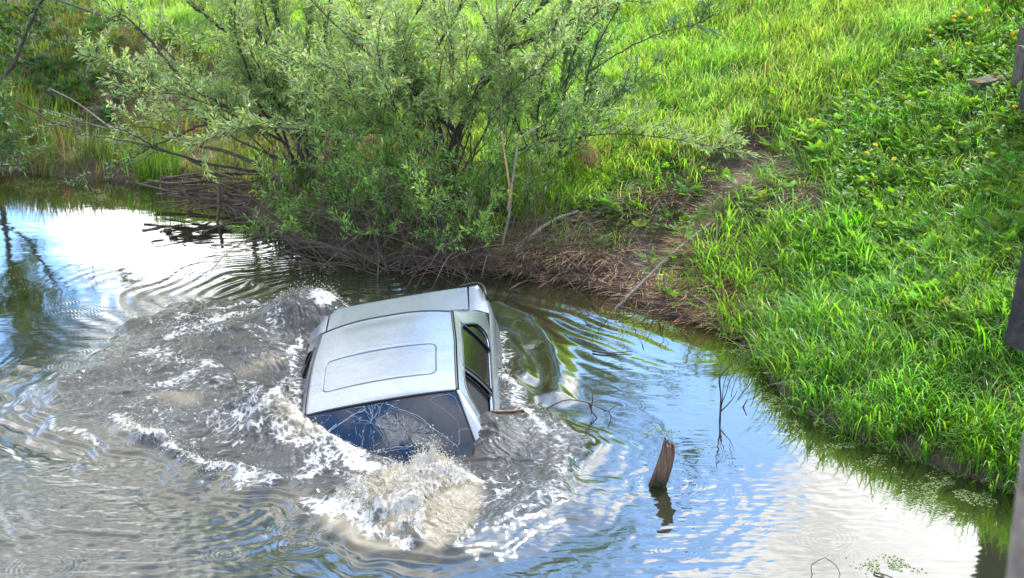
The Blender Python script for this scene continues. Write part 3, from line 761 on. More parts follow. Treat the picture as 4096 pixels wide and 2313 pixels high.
def resample(P, n, closed=True):
    P = np.asarray(P, float); Q = np.concatenate([P, P[:1]]) if closed else P
    L_ = np.concatenate([[0], np.cumsum(np.linalg.norm(np.diff(Q, axis=0), axis=1))])
    s = np.linspace(0, L_[-1], n + (1 if closed else 0))
    if closed: s = s[:-1]
    return np.stack([np.interp(s, L_, Q[:, k]) for k in range(Q.shape[1])], 1)
def loft(loops, closed=True):
    n = len(loops[0]); V = np.concatenate(loops); Q = []
    for a in range(len(loops) - 1):
        for k in range(n if closed else n - 1):
            k2 = (k + 1) % n; Q.append([a * n + k, a * n + k2, (a + 1) * n + k2, (a + 1) * n + k])
    return V, np.array(Q)
# roof with the sunroof opening: rings from the outline to the hole
NR = 160
hole = rrect(**{k: v for k, v in SR.items()})
ang = lambda P, c: np.unwrap(np.arctan2(P[:, 1] - c[1], P[:, 0] - c[0]))
sc = np.array([(SR['u0'] + SR['u1']) / 2, (SR['v0'] + SR['v1']) / 2])
outl = []
for s in np.linspace(-1, 1, 60): outl.append((roof_edges(s)[0], s * 0.57))
for u in np.linspace(0.43, -0.857, 60)[1:]: outl.append((u, rail_v(u)))
for s in np.linspace(1, -1, 60)[1:]: outl.append((roof_edges(s)[1], s * 0.538))
for u in np.linspace(-0.857, 0.43, 60)[1:-1]: outl.append((u, -rail_v(u)))
outl = np.array(outl)
def by_angle(P, c, n, marks=None):
    th = np.linspace(-np.pi, np.pi, n, endpoint=False); res = []
    Q = np.concatenate([P, P[:1]])
    for a in th:
        d = np.array([math.cos(a), math.sin(a)]); best = None
        e = Q[1:] - Q[:-1]; w_ = Q[:-1] - c
        den = d[0] * e[:, 1] - d[1] * e[:, 0]
        tt = (w_[:, 0] * e[:, 1] - w_[:, 1] * e[:, 0]) / np.where(np.abs(den) < 1e-12, 1e-12, den)
        ss_ = (w_[:, 0] * d[1] - w_[:, 1] * d[0]) / np.where(np.abs(den) < 1e-12, 1e-12, den)
        ok_ = (tt > 0) & (ss_ >= -1e-6) & (ss_ <= 1 + 1e-6)
        res.append(c + d * tt[ok_].max())
    return np.array(res)
corner_a = []
NA = 720
ho = by_angle(hole, sc, NA); oo = by_angle(outl, sc, NA)
loops = []
for f in np.linspace(0, 1, 14):
    P = ho * (1 - f) + oo * f
    loops.append(np.column_stack([P[:, 0], P[:, 1], roof_w(P[:, 0], P[:, 1])]))
lip = np.column_stack([ho[:, 0], ho[:, 1], roof_w(ho[:, 0], ho[:, 1]) - 0.02])
V, Q = loft([lip] + loops)
roof = link('roof', np_mesh('roof', V, Q), M_PAINT, car)
# sunroof panel
hi = sc + (hole - sc) * np.array([0.978, 0.986])
loops = []
for f in np.linspace(0.02, 1, 10):
    P = sc + (resample(hi, 120) - sc) * f
    loops.append(np.column_stack([P[:, 0], P[:, 1], roof_w(P[:, 0], P[:, 1]) - 0.002]))
V, Q = loft(loops); V2_, Q2_ = loft([loops[-1], loops[-1] - np.array([0, 0, 0.02])]); Q = np.concatenate([Q[:, ::-1], Q2_ + len(V)]); V = np.concatenate([V, V2_])
sunroof = link('sunroof_panel', np_mesh('sunroof_panel', V, Q), M_PAINT, roof)
P_ = resample(sc + (hole - sc) * np.array([0.990, 0.994]), 160); P_ = np.concatenate([P_, P_[:1]]); bs_ = Bag()
bs_.add(*tube(np.column_stack([P_[:, 0], P_[:, 1], roof_w(P_[:, 0], P_[:, 1]) - 0.001]), 0.0024, 5)); link('sunroof_seal', bs_.mesh('sunroof_seal'), M_SEAL, sunroof)
# seals along the roof: drip rails, top of the windscreen, top of the rear window
def strip(path, rad, k=6): return tube(path, rad, k)
for sg in (-1, 1):
    us = np.linspace(0.44, -0.86, 40)
    bg_ = Bag(); bg_.add(*strip(np.column_stack([us, sg * (rail_v(us) + 0.004), rail_w(us) - 0.002]), 0.0095))
    link('drip_rail', bg_.mesh('drip_rail'), M_SEAL, roof)
s_ = np.linspace(-1, 1, 40)
bg_ = Bag(); ef = roof_edges(s_)[0]; bg_.add(*strip(np.column_stack([ef + 0.006, s_ * 0.572, roof_w(ef, s_ * 0.57) - 0.006]), 0.010))
link('windscreen_seal', bg_.mesh('windscreen_seal'), M_SEAL, car)
bg_ = Bag(); er = roof_edges(s_)[1]; bg_.add(*strip(np.column_stack([er - 0.004, s_ * 0.54, roof_w(er, s_ * 0.538) - 0.006]), 0.013))
link('rear_window_seal', bg_.mesh('rear_window_seal'), M_SEAL, car)

# windscreen
def wscr(s, t_):
    """s -1..1 across, t 0..1 down"""
    s = np.asarray(s, float); t_ = np.asarray(t_, float)
    top_u = 0.44 + 0.055 * (1 - s * s); bot_u = 0.97 + 0.10 * (1 - s * s)
    top_w = 1.296 + 0.045 * (1 - s * s); bot_w = 0.905 + 0.02 * (1 - s * s)
    bow = 0.02 * np.sin(np.pi * t_)
    return np.stack([top_u + (bot_u - top_u) * t_ + bow, s * (0.565 + (0.70 - 0.565) * t_), top_w + (bot_w - top_w) * t_ + bow], -1)
ss_, tt_ = np.meshgrid(np.linspace(-1, 1, 40), np.linspace(0.012, 1, 30), indexing='xy')
bag_ = Bag(); bag_.add(wscr(ss_, tt_).reshape(-1, 3), grid_faces(30, 40)[:, ::-1])
wv = bag_
def px_to_glass(px, py):
    """where the sight line through a photo pixel meets the windscreen"""
    o_ = CR.T @ (np.array([0, 0, CAM_H]) - CT); d_ = CR.T @ rays(px, py)
    best = None
    G = wscr(ss_, tt_) - o_; Gd = G / np.linalg.norm(G, axis=-1)[..., None]; c_ = (Gd * (d_ / np.linalg.norm(d_))).sum(-1)
    i = np.unravel_index(c_.argmax(), c_.shape); s0, t0 = ss_[i], tt_[i]
    for _ in range(12):
        p = wscr(s0, t0) - o_
        e = np.cross(p, d_ / np.linalg.norm(d_))
        js = (wscr(s0 + 1e-3, t0) - wscr(s0, t0)) / 1e-3; jt = (wscr(s0, t0 + 1e-3) - wscr(s0, t0)) / 1e-3
        J = np.stack([np.cross(js, d_ / np.linalg.norm(d_)), np.cross(jt, d_ / np.linalg.norm(d_))], 1)
        dl = np.linalg.lstsq(J, -e, rcond=None)[0]; s0, t0 = s0 + dl[0], t0 + dl[1]
    return float(np.clip(s0, -.99, .99)), float(np.clip(t0, 0.02, 0.99))
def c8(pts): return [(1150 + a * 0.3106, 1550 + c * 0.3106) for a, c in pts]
OVERLAY_PX = c8([(1050, 450), (1150, 330), (1270, 290), (1480, 330), (1700, 420), (1860, 530), (2000, 640), (2110, 760), (1900, 800), (1600, 790), (1290, 790), (1230, 640), (1150, 530)])
fp = resample(np.array([px_to_glass(*p) for p in OVERLAY_PX]), 90); fc_ = fp.mean(0)
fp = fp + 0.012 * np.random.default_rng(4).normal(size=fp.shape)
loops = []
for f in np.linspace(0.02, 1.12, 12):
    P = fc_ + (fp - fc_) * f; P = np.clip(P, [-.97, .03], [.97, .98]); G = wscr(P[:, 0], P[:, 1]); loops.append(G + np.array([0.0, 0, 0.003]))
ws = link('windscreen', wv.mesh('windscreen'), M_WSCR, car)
V, Q = loft(loops); overlay = link('glass_overlay', np_mesh('glass_overlay', V, Q, attrs={'fade': np.repeat(sstep(1.12, 0.45, np.linspace(0.02, 1.12, 12)), 90)}), M_OVERLAY, ws)
overlay['label'] = 'mottled tan patch with fading edges over the cracked middle of the glass'
# cracks: thin raised ribbons of shattered glass
CRK = [([(1260, 215), (1450, 290), (1700, 390), (1850, 510), (2000, 620), (2200, 780)], 7), ([(1290, 250), (1480, 320), (1720, 430), (1880, 560), (2080, 700)], 2.5),
       ([(1000, 300), (850, 360), (720, 450), (600, 530), (490, 600)], 9), ([(960, 270), (840, 380), (700, 470), (560, 560)], 3), ([(640, 480), (560, 540), (500, 600)], 14),
       ([(1060, 470), (1010, 480), (975, 620), (965, 830)], 2.6), ([(950, 430), (1060, 450), (1140, 530), (1210, 620), (1280, 770)], 3.2),
       ([(1180, 260), (1140, 360), (1060, 470)], 3), ([(1040, 260), (1080, 330), (1100, 400), (1070, 470)], 5), ([(1320, 330), (1220, 400), (1170, 450), (1230, 600), (1290, 760)], 2.2),
       ([(1180, 250), (1190, 330), (1160, 440)], 2.6), ([(1830, 180), (1960, 260), (2130, 390), (2200, 490), (2220, 740)], 2.0),
       ([(2250, 360), (2180, 180), (2120, 110), (2050, 97), (1900, 130), (1830, 180)], 3.0), ([(430, 510), (500, 440), (570, 360)], 2.0), ([(330, 390), (430, 375), (560, 360)], 2.2),
       ([(1040, 850), (1250, 800), (1450, 775), (1600, 770)], 7), ([(1060, 870), (1300, 830), (1550, 790)], 4), ([(2200, 570), (2290, 545), (2370, 545)], 3), ([(2205, 570), (2210, 740)], 3),
       ([(880, 345), (960, 300), (1000, 300)], 3), ([(1100, 560), (1090, 700), (1060, 800)], 1.3), ([(1210, 480), (1400, 520), (1620, 530)], 1.5), ([(1320, 300), (1380, 420), (1500, 560), (1560, 700)], 1.6),
       ([(650, 560), (640, 640), (655, 700)], 1.6), ([(760, 450), (900, 470), (1050, 460)], 1.6), ([(1860, 590), (1930, 640), (2010, 700)], 2), ([(800, 420), (930, 425), (1040, 440)], 1.5)]
bk = Bag()
for pts_, wpx in CRK:
    P = np.array([px_to_glass(*p) for p in c8(pts_)]); P = smooth_path(P, 26)
    P = P + 0.004 * np.random.default_rng(len(pts_) + int(wpx * 10)).normal(size=P.shape)
    G = wscr(P[:, 0], P[:, 1]) + np.array([0.0, 0, 0.006]); wid = wpx * 0.3106 * 0.00085
    Tn = np.gradient(G, axis=0); Tn /= np.linalg.norm(Tn, axis=1)[:, None] + 1e-9
    side_ = np.cross(Tn, np.array([0.55, 0, 0.83])); wv_ = wid * (0.5 + 0.8 * np.random.default_rng(3).random(len(G)))[:, None]
    V = np.concatenate([G - side_ * wv_, G + side_ * wv_]); n = len(G)
    bk.add(V, [[i, i + 1, n + i + 1, n + i] for i in range(n - 1)])
gw = np.random.default_rng(21); c_i = np.array([px_to_glass(*p) for p in c8([(1090, 455)])])[0]
for k in range(46):           # fine crazing round the point of impact
    a_ = gw.uniform(0, 6.283); r0_, r1_ = sorted(gw.uniform(.03, .8, 2)); f = np.linspace(r0_, min(r1_, r0_ + .35), 8)[:, None]
    P = c_i + f * np.array([[math.cos(a_) * .55, math.sin(a_) * .75]]) + .008 * gw.normal(size=(8, 2)); P = np.clip(P, [-.96, .03], [.96, .97])
    if k % 3 == 0: th_ = np.linspace(a_, a_ + gw.uniform(.2, .6), 8); P = np.clip(c_i + r0_ * np.stack([np.cos(th_) * .55, np.sin(th_) * .75], 1), [-.96, .03], [.96, .97])
    G = wscr(P[:, 0], P[:, 1]) + np.array([0, 0, .005]); Tn = np.gradient(G, axis=0); Tn /= np.linalg.norm(Tn, axis=1)[:, None] + 1e-9; sd_ = np.cross(Tn, np.array([0.55, 0, 0.83])) * gw.uniform(.0005, .0012)
    bk.add(np.concatenate([G - sd_, G + sd_]), [[i, i + 1, 9 + i, 8 + i] for i in range(7)])
for k in range(260):      # glass splinters and water beads
    s0, t0 = rng.uniform(-.85, .9), rng.uniform(.1, .9); p = wscr(s0, t0) + np.array([0, 0, .004]); a = rng.uniform(0, 6.28); l_ = rng.uniform(.002, .012)
    d_ = np.array([math.sin(a) * .5, math.cos(a), -math.sin(a) * .4]) * l_; e_ = np.array([0.002, 0.0, 0.0015]) * rng.uniform(.4, 1)
    bk.add([p - d_, p - e_, p + d_, p + e_], [[0, 1, 2, 3]])
o = link('cracks', bk.mesh('cracks', False), M_CRACK, ws); o['label'] = 'pale blue-white fractures branching across the glass'

# glasshouse side surface S(u, t): t 0 belt .. 1 rail
def sidep(u, t_, sg):
    u = np.asarray(u, float); t_ = np.asarray(t_, float)
    uc = np.clip(u, -0.857, 0.43); v1 = rail_v(uc) + 0.020; w1 = rail_w(uc) - 0.012
    v0 = np.interp(u, [-1.6, -1.2, 0.6, 1.05], [0.775, 0.805, 0.805, 0.735]); w0 = 0.925
    v = v0 + (v1 - v0) * t_ + 0.022 * np.sin(np.pi * t_); w = w0 + (w1 - w0) * t_
    return np.stack([u, sg * v, w], -1)
def rpoly(P, r, n=6):
    """rounded polygon"""
    P = np.asarray(P, float); out_ = []; m_ = len(P)
    for k in range(m_):
        a, c, b_ = P[k - 1], P[k], P[(k + 1) % m_]
        ra = min(r, 0.45 * np.linalg.norm(a - c)); rb = min(r, 0.45 * np.linalg.norm(b_ - c))
        p0 = c + (a - c) / np.linalg.norm(a - c) * ra; p1 = c + (b_ - c) / np.linalg.norm(b_ - c) * rb
        for f in np.linspace(0, 1, n): out_.append((1 - f) ** 2 * p0 + 2 * f * (1 - f) * c + f * f * p1)
    return np.array(out_)
DLO = rpoly([(0.80, 0.03), (0.36, 0.86), (-0.72, 0.86), (-1.02, 0.42), (-1.02, 0.03)], 0.16)
OUT = np.concatenate([resample(np.array(q_), 40, False)[:-1] for q_ in ([(0.95, 0.0), (0.43, 1.0)], [(0.43, 1.0), (-0.857, 1.0)], [(-0.857, 1.0), (-1.50, 0.0)], [(-1.5, 0.0), (0.95, 0.0)])])
cc = np.array([-0.12, 0.45])
di = by_angle(DLO, cc, 360); do = by_angle(OUT, cc, 360)
# the outline's own corners must survive: snap the nearest ray to each
for q_ in ((0.95, 0.0), (0.43, 1.0), (-0.857, 1.0), (-1.50, 0.0)):
    k = np.argmin(np.abs(np.angle(np.exp(1j * (np.arctan2(do[:, 1] - cc[1], do[:, 0] - cc[0]) - math.atan2(q_[1] - cc[1], q_[0] - cc[0])))))); do[k] = q_
for sg in (1, -1):
    loops = [sidep(*(di * (1 - f) + do * f).T, sg) for f in np.linspace(0, 1, 7)]
    ins = sidep(*di.T, sg) - np.array([0, sg * 0.03, 0])
    V, Q = loft([ins] + loops)
    fr = link('door_frame', np_mesh('door_frame', V, Q), M_PAINT, car)
    # windows: rear door glass, quarter light behind a thin bar, and the lowered front window
    def pane(poly, name, m_, par, off=0.018):
        P = resample(np.array(poly), 80); c_ = P.mean(0)
        lp = [sidep(*(c_ + (P - c_) * f).T, sg) - np.array([0, sg * off, 0]) for f in np.linspace(.02, 1, 6)]
        V, Q = loft(lp); return link(name, np_mesh(name, V, Q), m_, par)
    pane([(-0.13, 0.0), (-0.02, 0.88), (-0.74, 0.88), (-0.76, 0.0)], 'rear_side_window', M_SGLS, car)
    pane([(-0.78, 0.0), (-0.76, 0.88), (-0.80, 0.86), (-1.03, 0.45), (-1.03, 0.0)], 'quarter_window', M_SGLS, car)
    pane([(0.82, 0.0), (0.36, 0.88), (0.06, 0.88), (-0.06, 0.0)], 'front_side_window', M_INT, car, 0.05)
    def bar(p0, p1, rad, name, m_, off=0.004):
        f = np.linspace(0, 1, 16); P = np.array(p0) * (1 - f)[:, None] + np.array(p1) * f[:, None]
        bb = Bag(); bb.add(*tube(sidep(P[:, 0], P[:, 1], sg) - np.array([0, sg * off, 0]), rad, 6)); return link(name, bb.mesh(name), m_, car)
    bar((-0.775, 0.03), (-0.75, 0.87), 0.011, 'window_divider', M_SEAL)
    bar((-0.10, 0.02), (0.02, 0.88), 0.022, 'door_pillar', M_SEAL, 0.02)
    bar((-0.045, 0.02), (0.07, 0.88), 0.010, 'door_pillar_trim', M_PAINT, 0.01)
    for dz_ in (0.07,):
        bar((-0.06 + dz_, 0.02), (0.05 + dz_ * 0.9, 0.84), 0.009, 'window_channel', M_SEAL, 0.03)
    f = np.linspace(0, 1, 90); P = resample(DLO, 90)
    bb = Bag(); Pp = np.concatenate([P, P[:1]]); bb.add(*tube(sidep(Pp[:, 0], Pp[:, 1], sg) - np.array([0, sg * 0.002, 0]), 0.0085, 5))
    link('window_seal', bb.mesh('window_seal'), M_SEAL, car)
    # front edge of the pillar, between the windscreen and the frame
    f = np.linspace(0, 1, 16); G = wscr(np.full(16, float(sg)), f); F = sidep(0.43 + 0.52 * (1 - f[::-1]), f[::-1], sg)
    V, Q = loft([G, (G + F) / 2 + np.array([0.008, sg * 0.004, 0.008]), F], False)
    link('windscreen_pillar', np_mesh('windscreen_pillar', V, Q), M_PAINT, car)
    bb = Bag(); bb.add(*tube(G + np.array([0, sg * 0.004, 0.003]), 0.007, 5)); link('windscreen_seal', bb.mesh('windscreen_seal'), M_SEAL, car)

# rear window, its pillars, boot lid and rear wings
def rwin(s, t_):
    s = np.asarray(s, float); t_ = np.asarray(t_, float)
    u0 = -0.862 - 0.065 * (1 - s * s); u1 = -1.47 - 0.05 * (1 - s * s); w0 = 1.305 + 0.03 * (1 - s * s); w1 = 0.975 + 0.02 * (1 - s * s)
    return np.stack([u0 + (u1 - u0) * t_, s * (0.532 + 0.09 * t_), w0 + (w1 - w0) * t_], -1)
s2, t2 = np.meshgrid(np.linspace(-1, 1, 30), np.linspace(0, 1, 14), indexing='xy')
bb = Bag(); bb.add(rwin(s2, t2).reshape(-1, 3), grid_faces(14, 30)); link('rear_window', bb.mesh('rear_window'), M_SGLS, car)
for sg in (1, -1):
    f = np.linspace(0, 1, 14); G = rwin(np.full(14, float(sg)), f); F = sidep(-0.857 - 0.643 * f, 1 - f, sg)
    V, Q = loft([G, (G + F) / 2 + np.array([-.01, sg * .012, .014]), F], False)
    link('rear_pillar', np_mesh('rear_pillar', V, Q), M_PAINT, car)
def deck(u, v):
    s = np.abs(v) / 0.84
    return 0.972 - 0.018 * np.clip((-1.5 - u) / 0.55, 0, 1) + 0.018 * (1 - s ** 2) - 0.26 * np.clip((-2.03 - u) / 0.14, 0, 2) ** 1.6 - np.where(s > 0.80, 0.052 * ((s - 0.80) / 0.2) ** 2, 0)
def deck_grid(u0, u1, v0, v1, nu, nv):
    u, v = np.meshgrid(np.linspace(u0, u1, nu), np.linspace(v0, v1, nv), indexing='ij'); return u, v
# boot lid: front edge bows like the rear window
sv = np.linspace(-1, 1, 48); bt = np.linspace(0, 1, 40)
U = (-1.545 - 0.05 * (1 - sv ** 2))[None] * (1 - bt)[:, None] + (-2.19) * bt[:, None]; Vv = np.broadcast_to(sv * 0.632, U.shape) * (1 - 0.02 * bt[:, None])
bb = Bag(); G = np.stack([U, Vv, deck(U, Vv)], -1)
skirt = G[0] - np.array([0, 0, 0.03]); bb.add(np.concatenate([skirt[None], G]).reshape(-1, 3), grid_faces(41, 48))
lid = link('boot_lid', bb.mesh('boot_lid'), M_PAINT, car)
# black gap under and in front of the lid
U = np.linspace(-1.46, -2.15, 24)[:, None] * np.ones(30)[None]; Vv = np.linspace(-.66, .66, 30)[None] * np.ones(24)[:, None]
bb = Bag(); bb.add(np.stack([U, Vv, deck(U, Vv) - 0.025], -1).reshape(-1, 3), grid_faces(24, 30)); link('boot_gap_seal', bb.mesh('boot_gap_seal'), M_SEAL, car)
sx = np.linspace(-1, 1, 40)
bb = Bag(); bb.add(*tube(np.column_stack([-1.515 - 0.05 * (1 - sx ** 2), sx * 0.625, deck(-1.52 + 0 * sx, sx * .62) - 0.004]), 0.012 + 0.012 * np.clip(1 - np.abs(sx - 0.35) / 0.9, 0, 1), 6))
link('rear_window_seal', bb.mesh('rear_window_seal'), M_SEAL, car)
# faint shield badge decal at the lid's edge in the photograph: a small blue mark
bb = Bag()
for k, (du, dv) in enumerate(((0, 0), (0, .022))):
    c_ = np.array([-1.93 + du, 0.575 + dv]); q_ = [(-.010, -.008), (.010, -.008), (.010, .008), (-.010, .008)]
    bb.add([[c_[0] + a_, c_[1] + b_, deck(np.array(c_[0]), np.array(c_[1])) + .002] for a_, b_ in q_], [[0, 1, 2, 3]])
link('blue_mark', bb.mesh('blue_mark', False), plain('blue_ink', (.05, .16, .32), .5), lid)

# lower body: wings, flanks, rear face, bonnet
def flank(u, k, sg):
    tp = 1 - 0.16 * np.clip((np.abs(u) - 1.45) / 0.78, 0, 1) ** 2
    prof_v = np.array([0.805, 0.830, 0.842, 0.845, 0.850, 0.842, 0.81, 0.74]); prof_w = np.array([0.925, 0.895, 0.86, 0.80, 0.70, 0.55, 0.33, 0.20])
    return np.stack([u * np.ones_like(prof_v), sg * prof_v * tp, prof_w - 0.10 * np.clip((u - 1.0) / 1.2, 0, 1)], -1)
us = np.linspace(2.15, -2.2, 70)
for sg in (1, -1):
    lp = [flank(u, 0, sg) for u in us]
    V = np.concatenate(lp); Q = grid_faces(70, 8)
    bb = Bag(); bb.add(V, Q if sg > 0 else Q[:, ::-1])
    # rear wing top, from the lid gap out to the flank
    nu = 30; uu = np.linspace(-1.50, -2.2, nu); rows_ = []
    for u in uu:
        tp = 1 - 0.16 * np.clip((abs(u) - 1.45) / 0.78, 0, 1) ** 2; vv = np.linspace(0.642, 0.805 * tp, 8)
        ww = deck(np.full(8, u), vv); ww[-1] = min(ww[-1], 0.925); 
        k_ = np.linspace(0, 1, 8) ** 3; ww = ww * (1 - k_) + 0.925 * k_ if u > -2.03 else ww
        rows_.append(np.stack([np.full(8, u), sg * vv, ww], -1))
    Qr = grid_faces(nu, 8); bb.add(np.concatenate(rows_), Qr[:, ::-1] if sg > 0 else Qr)
    link('body_side', bb.mesh('body_side'), M_PAINT, car)
    # door handle and swage line
    for u in (-0.62, 0.35):
        bb = Bag(); f = np.linspace(-1, 1, 8); bb.add(*tube(np.column_stack([u + .09 * f, np.full(8, sg * .846) + sg * .018 * (1 - f ** 4), np.full(8, .80)]), .012, 6))
        link('door_handle', bb.mesh('door_handle'), M_SEAL, car)
    bb = Bag(); uu = np.linspace(1.0, -1.9, 60); tp = 1 - 0.16 * np.clip((np.abs(uu) - 1.45) / 0.78, 0, 1) ** 2
    bb.add(*tube(np.column_stack([uu, sg * .852 * tp, np.full(60, .70)]), .012, 6)); link('side_moulding', bb.mesh('side_moulding'), M_SEAL, car)
u, v = np.meshgrid(np.linspace(.93, 2.15, 24), np.linspace(-.76, .76, 24), indexing='ij')
bb = Bag(); bb.add(np.stack([u, v * (1 - .12 * np.clip((u - 1.45) / .7, 0, 1) ** 2), .915 - .10 * (u - .93) / 1.2 - .10 * np.clip((u - 1.9) / .25, 0, 1) ** 2 + .02 * (1 - (v / .76) ** 2)], -1).reshape(-1, 3), grid_faces(24, 24))
link('bonnet', bb.mesh('bonnet'), M_PAINT, car)
vv = np.linspace(-.68, .68, 20); ww = np.linspace(.74, .22, 12)
bb = Bag(); Vv, Ww = np.meshgrid(vv, ww); bb.add(np.stack([-2.19 - .03 * (1 - (Vv / .7) ** 2), Vv, Ww], -1).reshape(-1, 3), grid_faces(12, 20)); link('rear_panel', bb.mesh('rear_panel'), M_PAINT, car)
for sg in (1, -1):
    f = np.linspace(0, 1, 8); bb = Bag(); q_ = np.array([[-2.215, sg * .36, .73], [-2.205, sg * .66, .73], [-2.205, sg * .66, .58], [-2.215, sg * .36, .58]])
    bb.add(np.concatenate([q_, q_ + np.array([-.02, 0, 0])]), [[4, 5, 6, 7], [0, 1, 5, 4], [1, 2, 6, 5], [2, 3, 7, 6], [3, 0, 4, 7]]); link('tail_light', bb.mesh('tail_light', False), plain('red_lens', (.35, .02, .02), .2), car)
# cabin floor box keeps daylight out of the inside
bb = Bag(); bx = np.array([[u, v, w] for u in (-1.5, .95) for v in (-.70, .70) for w in (.30, .88)])
bb.add(bx, [[0, 1, 3, 2], [4, 6, 7, 5], [0, 4, 5, 1], [2, 3, 7, 6], [0, 2, 6, 4], [1, 5, 7, 3]]); link('cabin_lining', bb.mesh('cabin_lining', False), M_INT, car)

# ------------------------------------------------------------------ grass, weeds, straw
def blades(P, az, L, t0, t1, w, C, levels=5, name='grass'):
    """bent tapering blades; all arguments are arrays over the blades"""
    n = len(P); pos = P.copy(); V = np.zeros((n, levels * 2 - 1, 3)); ca, sa = np.cos(az), np.sin(az)
    prof = np.interp(np.linspace(0, 1, levels), [0, .35, .7, 1], [.75, 1, .72, 0]); perp = np.stack([-sa, ca, np.zeros(n)], -1)
    for k in range(levels):
        f = k / (levels - 1); tl = t0 + (t1 - t0) * f ** 1.3
        if k < levels - 1:
            V[:, 2 * k] = pos - perp * (w * prof[k])[:, None]; V[:, 2 * k + 1] = pos + perp * (w * prof[k])[:, None]
        else: V[:, 2 * k] = pos
        st = L / (levels - 1); pos = pos + np.stack([ca * np.sin(tl) * st, sa * np.sin(tl) * st, np.cos(tl) * st], -1)
    m_ = levels * 2 - 1; base = (np.arange(n) * m_)[:, None, None]
    q = np.array([[2 * k, 2 * k + 1, 2 * k + 3, 2 * k + 2] for k in range(levels - 2)])[None] + base
    tr = np.array([[2 * levels - 4, 2 * levels - 3, 2 * levels - 2]])[None] + base
    return V.reshape(-1, 3), q.reshape(-1, 4), tr.reshape(-1, 3), np.repeat(C, m_, axis=0)

def vis(P, mx=300, my=260):
    px, py, d = project(P); return (px > -mx) & (px < PW + mx) & (py > -my) & (py < PH + my)

def vary(c, n, s=0.18):
    c = np.array(c); k = rng.normal(1, s, (n, 1)); hue = rng.normal(0, s * 0.5, (n, 3))
    return np.clip(c[None] * np.clip(k, .45, 1.8) * (1 + hue), 0.004, 0.9)

def scatter(density, x0=-9.5, x1=7.6, y0=8.4, y1=27):
    n = int(density * (x1 - x0) * (y1 - y0)); return rng.uniform(x0, x1, n), rng.uniform(y0, y1, n)

GRV = [tuple(p) for p in np.concatenate([GROOVE[:1] + [[-0.1, -.6]], GROOVE, [[9, 20.0]]])]
def right_of_groove(x_, y_):
    gy_ = np.interp(x_, np.array(GRV)[:, 0], np.array(GRV)[:, 1]); return gy_ - y_     # >0: embankment side
def put(x_, y_, z_off=0.0): return np.stack([x_, y_, gh(x_, y_) + z_off], -1)

def clumps(cx, cy, per, rad, Lr, t0r, t1r, w, colfn, lean=None, leanw=0.6, spread=1.0):
    n = len(cx); k = np.repeat(np.arange(n), per); a = rng.uniform(0, 2 * np.pi, len(k)); r = rad * np.sqrt(rng.random(len(k)))
    x_ = cx[k] + r * np.cos(a); y_ = cy[k] + r * np.sin(a); d_ = shore(x_, y_); ok_ = d_ > -0.05
    x_, y_, k, a = x_[ok_], y_[ok_], k[ok_], a[ok_]; P = np.stack([x_, y_, gh(x_, y_, d_[ok_]) - 0.01], -1)
    la = (rng.uniform(0, 2 * np.pi, n) if lean is None else lean + rng.normal(0, .7, n))[k]
    az = np.where(rng.random(len(k)) < leanw, la + rng.normal(0, .5, len(k)), a)
    Lc = rng.uniform(.75, 1.2, n)[k]; L_ = Lc * rng.uniform(*Lr, len(k)); m_ = len(k)
    cc_ = colfn(m_) * rng.normal(1, .16, n).clip(.55, 1.45)[k][:, None] * (1 + np.stack([.16 * pn(cx * .7, cy * .7, 401), .06 * pn(cx * .9, cy * .9, 403), .2 * pn(cx * .7, cy * .7, 405)], -1))[k]
    return blades(P, az, L_, rng.uniform(*t0r, m_), rng.uniform(*t1r, m_), w * rng.uniform(.6, 1.3, m_), cc_)

G_MEADOW, G_BANK, G_SEDGE, G_LEFT = (0.28, 0.45, 0.095), (0.165, 0.33, 0.055), (0.12, 0.215, 0.032), (0.14, 0.19, 0.04)
STRAW = (0.52, 0.35, 0.21)
gbag = Bag()
def addb(t_): gbag.add(t_[0], t_[1], t_[2], t_[3])
DOWN = -math.pi / 2
# bright meadow beyond the groove
ZONE = on_ground(*np.array([(2000, 1160), (2080, 930), (2300, 830), (2560, 760), (2800, 650), (3060, 520), (3300, 720), (3290, 900), (3150, 1110), (3040, 1280), (2960, 1390), (2500, 1200)], float).T)[:, :2]
cx, cy = scatter(125); d_ = shore(cx, cy); rg = right_of_groove(cx, cy)
mud_c = sdf_poly(cx, cy, MUD) + 0.2 * fbm(cx * 1.5, cy * 1.5, 3, 31)
px_, py_, _ = project(np.stack([cx, cy, gh(cx, cy, d_)], -1)); zone_c = sdf_poly(cx, cy, ZONE) + .3 * fbm(cx * 1.2, cy * 1.2, 3, 33)
V3 = vis(np.stack([cx, cy, gh(cx, cy, d_)], -1))
thin = sstep(0.05, 1.3, d_ - 0.5 * sstep(3, 1, cx) + 0.3 * fbm(cx * 1.3, cy * 1.3, 2, 201))
meadow = V3 & (rg < 0.1) & (px_ > 1850) & (d_ > 0.15) & (mud_c < -0.05) & (rng.random(len(cx)) < (0.25 + 0.75 * thin) * np.where(zone_c > 0, .12, 1))
addb(clumps(cx[meadow], cy[meadow], 20, .13, (.18, .36), (0.0, .5), (1.2, 2.8), .0035, lambda n: np.where(rng.random((n, 1)) < .06, vary((.42, .36, .17), n, .2), vary(G_MEADOW, n, .24)), DOWN + .5, .62))
